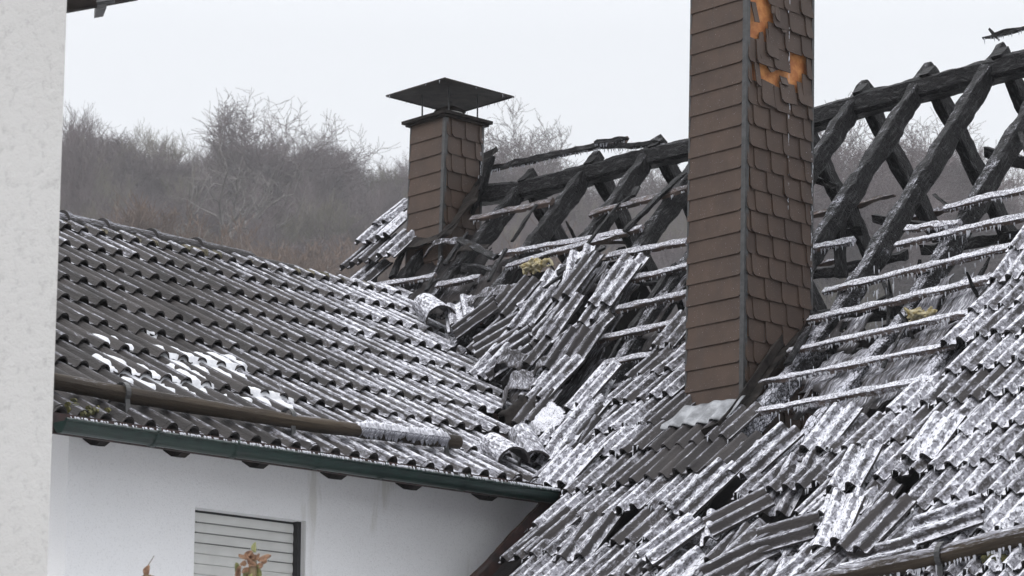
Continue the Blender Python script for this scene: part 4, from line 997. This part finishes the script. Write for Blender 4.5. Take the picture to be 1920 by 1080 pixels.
for i in range(na):
    for j in range(ntt):
        if am[i:i + 2, j:j + 2].max() < -3.5: continue
        q = []
        for (u, v) in ((i, j), (i, j + 1), (i + 1, j + 1), (i + 1, j)):
            if (u, v) not in vid:
                a, t = a0 + u * da, t0 + v * .02; g = am[u, v]; th = tile_h(a, t); base = th - prof((a - a_c) / WPI + .5, WH)
                h = base - .014 + (WH * .78 + .014) * min(1, max(0, (g + 4) / 10)) ** .7 + .006 * nz(a * 22, t * 22)
                vid[u, v] = m.vert(Wp(a, t, h), (a, t), 1)
            q.append(vid[u, v])
        m.face(q, True)
tag(m.build('snow', MT['snow']), 'patches of melting snow on the wing tiles above the brown log', None, None, 'stuff')
# ------------------------------------------------------------------ main-roof snow guard log
m = MB(); ctrl = [(1480, 1102), (1560, 1084), (1620, 1072), (1680, 1060), (1750, 1046), (1820, 1028), (1880, 1012), (1960, 992), (2060, 962)]
pts = [Mp(*Minvh(*p, .09), .09) for p in ctrl]; pts = [pts[i] + (pts[i + 1] - pts[i]) * k / 4 for i in range(len(pts) - 1) for k in range(4)]
m.tube(pts, .046, 14, True, True, .15, 7, fr=.42); lg = part(m, 'snow_guard_log', 'log', label='frost-topped mossy log along the lower main slope')
for px, py in ((1772, 1041),):
    c = Mp(*Minvh(px, py, .09), .09); m = MB(); arc = [c + UL * .06 * cos(t) + NL * .056 * sin(t) for t in [-.3 + (pi + .5) * j / 10 for j in range(11)]]; arc = arc + [arc[-1] - UL * .04 - NL * .05]
    for a, b in zip(arc[:-1], arc[1:]): m.box(a - np.array([0, .014, 0]), (0, .028, 0), b - a, np.cross(nv(b - a), (0, 1, 0)) * -.005)
    part(m, 'log_bracket', 'strip', lg)
ic = MB()
for _ in range(60):
    i = R.randrange(len(pts) - 1); p = pts[i] + (pts[i + 1] - pts[i]) * R.random() - NL * .02 - UL * .045; L = R.uniform(.01, .05); ic.tube([p + np.array([0, 0, .015]), p, p - np.array([0, 0, L])], [.006, .005, .001], 5)
part(ic, 'icicles', 'ice', lg)['kind'] = 'stuff'
m = MB()
for i in range(30):
    p = Mp(*Minv(*R.choice([(1890, 1045), (1905, 1030), (1880, 1060)])), .03) + np.array([R.gauss(0, .03), R.gauss(0, .03), R.gauss(0, .01)]); m.tube([p, p + np.array([.02, .02, .01])], [.018, .012], 6, True, True, .6, i)
tag(m.build('moss', MT['moss']), 'yellow green moss clump under the log at the right edge', None, None, 'stuff')
m = MB()
for i in range(16):
    p = Wp(8.2 + R.gauss(0, .09), 4.08 + R.gauss(0, .04), .05) ; m.tube([p, p + np.array([.02, .01, .01])], [.018, .012], 6, True, True, .6, i)
tag(m.build('moss', MT['moss']), 'green moss under the left end of the brown log on the wing', None, None, 'stuff')
# ------------------------------------------------------------------ neighbour's wall at the left edge
nb = empty('neighbouring_house', (4.0, 7.0, 0), 'pale rough-cast house wall filling the left edge, dark eave above', 'house')
c = at_depth(107, 540, 8.6); ex = nv(-RT + .45 * nv([FW[0], FW[1], 0])); back = nv(nv([FW[0], FW[1], 0]) * 1 - .25 * RT)
c = np.array([c[0], c[1], 0]); m = MB(); zt = z_at(c[0], c[1], -260)
m.quad(c + ex * 4, c, c + [0, 0, zt], c + ex * 4 + [0, 0, zt]); m.quad(c, c + back * 2.2, c + back * 2.2 + [0, 0, zt], c + [0, 0, zt])
m.quad(c + back * 2.2, c + back * 2.2 + ex * 4, c + back * 2.2 + ex * 4 + [0, 0, zt], c + back * 2.2 + [0, 0, zt])
o = m.build('wall', MT['rough_white'], nb); o.location = -Vector(nb.location)
m = MB(); # eave overhanging behind the wall edge, running away to the right
e1 = at_depth(118, 22, 9.6); e2 = at_depth(262, -4, 9.6)
d_ = e2 - e1; m.box(e1 - d_ * .6, d_ * 1.6, nv(back) * .06 + np.array([0, 0, .01]), (0, 0, .12)); 
o = m.build('eave', MT['soot'], nb); o.location = -Vector(nb.location)
m = MB(); e3 = at_depth(182, 6, 9.5); m.tube([e3 - d_ * .0, e3 + d_ * .22], .010, 8); m.box(e1 + d_ * .45 + np.array([0, 0, -.012]), d_ * .12, nv(back) * .1, (0, 0, .03)); o = m.build('eave_gutter', MT['strip'], nb); o.location = -Vector(nb.location)
# ------------------------------------------------------------------ withered plants at the bottom edge
def leafy(px, py, d, label, big):
    b = at_depth(px, py, d); e = empty('withered_plant', (b[0], b[1], 0), label, 'plant'); off = -Vector(e.location)
    st = MB(); lf = MB(); top = b; rr = random.Random(int(px))
    st.tube([(b[0] + .05, b[1], 0), (b[0] + .03, b[1], 1.2), tuple(b - np.array([0, 0, .10])), tuple(b)], [.016, .014, .013, .012], 8)
    def leaf(p, d1, L, w, curlv, mb, seed):
        d1 = nv(d1); side = nv(np.cross(d1, FW) + .3 * FW); g = []
        for k in range(7):
            t = k / 6; c = p + d1 * L * t + np.array([0, 0, -curlv * t * t * L]) + side * .15 * L * sin(t * 3 + seed); ww = w * sin(pi * min(.95, t * .85 + .12)) ** .8
            g.append([mb.vert(c + side * ww * (j / 2 - 1) + FW * (-.35 * ww * abs(j / 2 - 1)) + np.array([0, 0, .004 * nz(k, j, seed)]), (j, k), .3) for j in range(5)])
        for k in range(6):
            for j in range(4): mb.face((g[k][j], g[k][j + 1], g[k + 1][j + 1], g[k + 1][j]), True)
    n = 26 if big else 5
    gr = MB()
    for i in range(n):
        p = top + np.array([0, 0, -.0]) + RT * rr.gauss(0, .018 if big else .008) + UP * rr.uniform(-.06 if big else -.015, .025 if big else .0); d1 = RT * rr.gauss(0, .8) + UP * rr.gauss(.35, .7) + FW * rr.gauss(0, .5)
        leaf(p, d1, rr.uniform(.022, .042), rr.uniform(.006, .012), rr.uniform(-.5, 1.2), lf if (i % 9 or not big) else gr, i)
    if big:
        for i in range(4): leaf(top - UP * .07 + RT * rr.gauss(0, .02), UP * 1 + RT * rr.gauss(0, .3), .06, .013, 0, gr, i + 50)
    else:
        st.tube([top, top + UP * .03 + RT * .004, top + UP * .055 + RT * .02], [.002, .0015, .001], 5)
    for mb, nm, mt_ in ((st, 'stem', 'p_stem'), (lf, 'dry_leaves', 'p_dry'), (gr, 'green_leaves', 'p_green')):
        if mb.f:
            o = mb.build(nm, MT[mt_], e); o.location = off
            if nm != 'stem': o.modifiers.new('t', 'SOLIDIFY').thickness = .0012
MT['p_stem'] = simple('plant_stem', (0.10, 0.06, 0.035), (0.16, 0.12, 0.06), 40, .7)
MT['p_dry'] = simple('dry_leaf', (0.10, 0.045, 0.025), (0.34, 0.20, 0.12), 45, .7, .5)
MT['p_green'] = simple('fading_leaf', (0.09, 0.10, 0.03), (0.20, 0.20, 0.07), 45, .6, .5)
leafy(474, 1052, 8.5, 'withered plant top with curled brown leaves in front of the shutter', True)
leafy(276, 1078, 8.5, 'tip of a brown shrub with one thin whisker in front of the white wall', False)
# ------------------------------------------------------------------ TERRAIN
GF = nv([FW[0], FW[1], 0])
def azel(r, az):   # az in radians to the right of the view centre
    return GF * r * cos(az) + RT * r * sin(az)
def hill_h(r, az):
    if r < 60: return 0.0
    px = 960 + tan(az) * 5677 if abs(az) < 1.2 else 960 + (6000 if az > 0 else -6000)
    top = 1.0 if px < 700 else max(.86, 1.0 - .14 * (px - 700) / 500)
    rr = min(r, 262); h = (rr - 60) * .315 * top
    if r > 262: h -= (r - 262) * .02
    return max(0, h + 1.2 * nz(r * .03, az * 9) * min(1, (r - 60) / 60))
m = MB(); rs = [0, 8, 20, 40, 60, 75, 90, 110, 130, 150, 170, 185, 200, 215, 230, 245, 255, 262, 270, 290, 330, 400, 600, 1000, 1600]; na = 96; g = []
for r in rs:
    row = []
    for k in range(na + 1):
        az = -pi + 2 * pi * k / na if r < 50 else -pi + 2 * pi * k / na
        front = max(0, cos(az)); az_ = az; p = azel(r, az_); z = hill_h(r, az_) * (1 if abs(az_) < 1.1 else max(0, 1 - (abs(az_) - 1.1)))
        row.append(m.vert((p[0], p[1], z), (p[0], p[1])))
    g.append(row)
for i in range(len(rs) - 1):
    for k in range(na): m.face((g[i][k], g[i][k + 1], g[i + 1][k + 1], g[i + 1][k])[::-1], True)
tag(m.build('ground', MT['ground']), 'wooded hillside rising behind the house', None, None, 'structure')
# ------------------------------------------------------------------ TREES
def grow(mb_t, mb_b, H, seed, style):
    rr = random.Random(seed); wood = []
    def seg(mb, p, q, r0, r1, n):
        d = nv(q - p); a = nv(np.cross(d, (.31, .52, .79))); b = np.cross(d, a)
        i0 = [mb.vert(p + (a * cos(2 * pi * j / n) + b * sin(2 * pi * j / n)) * r0) for j in range(n)]; i1 = [mb.vert(q + (a * cos(2 * pi * j / n) + b * sin(2 * pi * j / n)) * r1) for j in range(n)]
        for j in range(n): mb.face((i0[j], i0[(j + 1) % n], i1[(j + 1) % n], i1[j]), True)
    env = style.get('env')
    def branch(p, d, L, r, lv):
        if env and lv > 1 and ((p[0] ** 2 + p[1] ** 2) / (env[0] * H) ** 2 + (p[2] - env[1] * H) ** 2 / (env[2] * H) ** 2) > 1: return
        n = 5 if lv < 2 else 4; q = p; dd = d; mb = mb_t if lv == 0 else mb_b
        for k in range(n):
            w = style['wob'] * (1 + .5 * lv)
            dd = nv(dd + np.array([rr.gauss(0, w), rr.gauss(0, w), rr.gauss(0, w * .6) + style['upt'] * (lv > 0)]))
            q2 = q + dd * L / n; r2 = r * (1 - .62 * (k + 1) / n) if lv else r * (1 - .5 * (k + 1) / n)
            seg(mb, q, q2, max(r * (1 - .62 * k / n) if lv else r * (1 - .5 * k / n), .011), max(r2, .009), 6 if lv == 0 else (4 if lv == 1 else 3)); q = q2
            if lv < style['lv'] and (lv > 0 or (k + 1) / n >= style['clear']):
                nc_ = style['nb'][lv]
                for _ in range(nc_ if rr.random() < nc_ % 1 + 1 else nc_):
                    ph = rr.uniform(0, 2 * pi); sp_ = rr.gauss(style['spread'], .15); a = nv(np.cross(dd, (rr.gauss(0, 1), rr.gauss(0, 1), rr.gauss(0, 1)))); nd = nv(dd * cos(sp_) + a * sin(sp_))
                    branch(q, nd, L * style['ratio'] * rr.uniform(.7, 1.2) * (1 if lv else (1.15 - .4 * k / n)), max(r2 * .62, .012), lv + 1)
    branch(np.array([0, 0, -.6]), np.array([0, 0, 1.0]), H * style['trunk'], H * style['rad'], 0)
ST = {
 'dome': dict(wob=.13, upt=.04, lv=4, nb=[3, 3, 2, 2], spread=.66, ratio=.60, trunk=.55, clear=.3, rad=.026, env=(.34, .62, .36)),
 'fan': dict(wob=.07, upt=.16, lv=4, nb=[3, 2, 2, 1], spread=.45, ratio=.50, trunk=.72, clear=.25, rad=.012),
 'thin': dict(wob=.06, upt=.12, lv=3, nb=[4, 3, 3], spread=.5, ratio=.42, trunk=.85, clear=.2, rad=.010),
 'dead': dict(wob=.20, upt=.14, lv=3, nb=[2, 2, 1], spread=.70, ratio=.55, trunk=.62, clear=.4, rad=.020),
 'bush': dict(wob=.10, upt=.20, lv=3, nb=[4, 3, 3], spread=.5, ratio=.55, trunk=.6, clear=.15, rad=.008)}
protos = {}; TH = {}
def proto(key, H, sty, seed, bark, twig):
    t, b = MB(), MB(); grow(t, b, H, seed, ST[sty]); print(key, len(t.f), len(b.f))
    for mb, nm, mt_ in ((t, 'trunk', bark), (b, 'crown', twig)):
        zz = sorted(v[2] for v in mb.v); TH[key] = max(TH.get(key, 0), zz[int(len(zz) * .995)]); o = mb.build(nm, MT[mt_]); protos.setdefault(key, []).append(o.data); bpy.data.objects.remove(o)
proto('dome', 13, 'dome', 5, 'bark', 'twig'); proto('dome2', 12, 'dome', 21, 'bark', 'twig'); proto('fan', 13, 'fan', 3, 'bark', 'twig'); proto('fan2', 13, 'fan', 8, 'bark', 'twig_olive')
proto('thin', 12, 'thin', 4, 'bark', 'twig'); proto('thin2', 12, 'thin', 14, 'bark', 'twig_olive'); proto('dead', 12, 'dead', 6, 'bark_pale', 'bark_pale'); proto('bush', 6, 'bush', 7, 'twig_orange', 'twig_orange')
def tree(key, px, r, sc_, label, group=None, name='bare_tree', sx=1.0):
    az = atan((px - 960) / 5677.); p = azel(r, az); z = hill_h(r, az); e = empty(name, (p[0], p[1], z), label, 'tree' if key != 'bush' else 'bush', group)
    e.scale = (sc_ * sx, sc_ * sx, sc_); e.rotation_euler = (0, 0, R.uniform(0, 6.28))
    for nm, d in zip(('trunk', 'crown'), protos[key]):
        o = bpy.data.objects.new(nm, d); COL.objects.link(o); o.parent = e
    return e
def top_z(px, r, py): # scale so the top reaches pixel row py
    az = atan((px - 960) / 5677.); p = azel(r, az); return z_at(p[0], p[1], py) - hill_h(r, az)
tree('dome', 540, 222, top_z(540, 222, 190) / TH['dome'], 'largest round-crowned bare tree standing above the rest of the wood', sx=1.12)
tree('dead', 330, 190, top_z(330, 190, 238) / TH['dead'], 'pale dead tree with few crooked limbs at the wood top', name='dead_tree')
tree('dome2', 975, 225, top_z(975, 225, 240) / TH['dome2'], 'round bare tree rising just right of the short chimney')
tree('fan', 135, 200, top_z(135, 200, 215) / TH['fan'], 'tall upright bare tree beside the neighbouring wall')
tree('dome2', 1225, 228, top_z(1225, 228, 318) / TH['dome2'], 'bare tree seen under the ridge purlin left of the tall chimney')
for i, (x, y, k) in enumerate([(1560, 240, 'dome'), (1655, 250, 'dome2'), (1730, 225, 'dome'), (1800, 262, 'dome2'), (1890, 255, 'dome'), (1600, 300, 'fan')]):
    tree(k, x, 185 + 8 * i, top_z(x, 185 + 8 * i, y) / TH[k], 'pale bare tree in the haze behind the rafters right of the tall chimney', 'bare trees right of the tall chimney')
sky_line = [(60, 235), (140, 225), (200, 250), (300, 262), (380, 275), (440, 262), (540, 270), (640, 290), (720, 300), (770, 290), (860, 300), (1000, 300), (1100, 345), (1300, 330), (1500, 330), (1700, 330), (1950, 320)]
def skl(x):
    for (x0, y0), (x1, y1) in zip(sky_line[:-1], sky_line[1:]):
        if x0 <= x <= x1: return y0 + (y1 - y0) * (x - x0) / (x1 - x0)
    return 300
def zone(x): return 'left of the dead tree' if x < 320 else 'between the dead tree and the short chimney' if x < 760 else 'between the short and the tall chimney' if x < 1300 else 'seen through the rafters on the right'
KN = {'fan': 'upright purple brown', 'fan2': 'upright olive brown', 'thin': 'slender purple brown', 'thin2': 'slender olive brown', 'dome2': 'round-crowned grey'}
i = 0
for row, (r, dx, add) in enumerate([(252, 40, 0), (240, 44, 25), (226, 44, 55), (212, 46, 95), (198, 48, 140), (186, 60, 185)]):
    x = 30 + row * 17
    while x < 1990:
        if x < 1330 or row < 3 or R.random() < .5:
            k = R.choice(['fan', 'fan2', 'thin', 'thin2', 'fan', 'dome2']) ; rr_ = r + R.uniform(-5, 5); y = skl(x) + add * .75 + R.uniform(-14, 26)
            if x > 1480: y += 25
            tree(k, x + R.uniform(-12, 12), rr_, max(.35, top_z(x, rr_, y) / TH[k]), KN[k] + ' tree in the ' + ['rear', 'rear', 'middle', 'middle', 'front', 'front'][row] + ' rows, ' + zone(x), 'trees of the hillside wood', sx=1.15)
            i += 1
        x += dx * R.uniform(.8, 1.25) * (1 if x < 1330 else 1.5)
for x, y, r in ((600, 455, 176), (575, 480, 172), (640, 475, 174), (310, 395, 180), (345, 420, 178), (980, 460, 180)):
    tree('bush', x, r, max(.4, top_z(x, r, y) / TH['bush']), 'orange brown bare bush, ' + ('above the right half of the wing ridge' if 500 < x < 700 else 'above the left half of the wing ridge' if x < 500 else 'seen under the ridge purlin'), 'orange bushes at the foot of the wood', name='bare_bush', sx=1.5)
print('trees', i)
# brushwood between the trunks: countless thin stems, one object
m = MB()
for _ in range(16000):
    az = R.uniform(-.185, .185); r = R.uniform(165, 262); p = azel(r, az); z = hill_h(r, az); p = np.array([p[0], p[1], z - .2]); h = R.uniform(1.2, 4.5); q = p + np.array([R.gauss(0, .5), R.gauss(0, .5), h]); w = R.uniform(.012, .035)
    s_ = RT * w; i0 = [m.vert(v) for v in (p - s_, p + s_, q + s_ * .3, q - s_ * .3)]; m.face(i0)
    i0 = [m.vert(v) for v in (p + GF * w, p - GF * w, q - GF * w * .3, q + GF * w * .3)]; m.face(i0)
tag(m.build('brushwood', MT['twig']), 'dense leafless brushwood covering the hillside', None, None, 'stuff')
m = MB()
for _ in range(2600):         # paler and darker slender trunks standing in the brushwood
    az = R.uniform(-.185, .185); r = R.uniform(172, 256); p = azel(r, az); p = np.array([p[0], p[1], hill_h(r, az) - .2]); h = R.uniform(3.5, 8); w = R.uniform(.02, .055); q = p + np.array([R.gauss(0, .7), R.gauss(0, .7), h])
    mid = (p + q) / 2 + np.array([R.gauss(0, .15), R.gauss(0, .15), 0]); m.tube([p, mid, q], [w, w * .75, w * .25], 4, True, False)
    for _k in range(3):
        a = p + (q - p) * R.uniform(.35, .9); b = a + np.array([R.gauss(0, .6), R.gauss(0, .6), R.uniform(.6, 1.8)]); m.tube([a, b], [w * .5, w * .15], 3, True, False)
tag(m.build('saplings', MT['stems']), 'thicket of slender pale and dark stems on the hillside', None, None, 'stuff')
# ------------------------------------------------------------------ haze
HZ = 0.00065
m = MB(); c0 = azel(130, 0); m.box((-60, -60, -1), (420, 0, 0), (0, 420, 0), (0, 0, 121)); hm = bpy.data.materials.new('thin_winter_haze'); hm.use_nodes = True; t = hm.node_tree; t.nodes.clear()
o_ = t.nodes.new('ShaderNodeOutputMaterial'); v_ = t.nodes.new('ShaderNodeVolumePrincipled'); v_.inputs['Color'].default_value = (.93, .94, .97, 1); v_.inputs['Density'].default_value = HZ; t.links.new(v_.outputs[0], o_.inputs['Volume'])
hz_o = m.build('haze', hm); tag(hz_o, 'thin winter haze in front of the wooded hill', None, None, 'stuff')
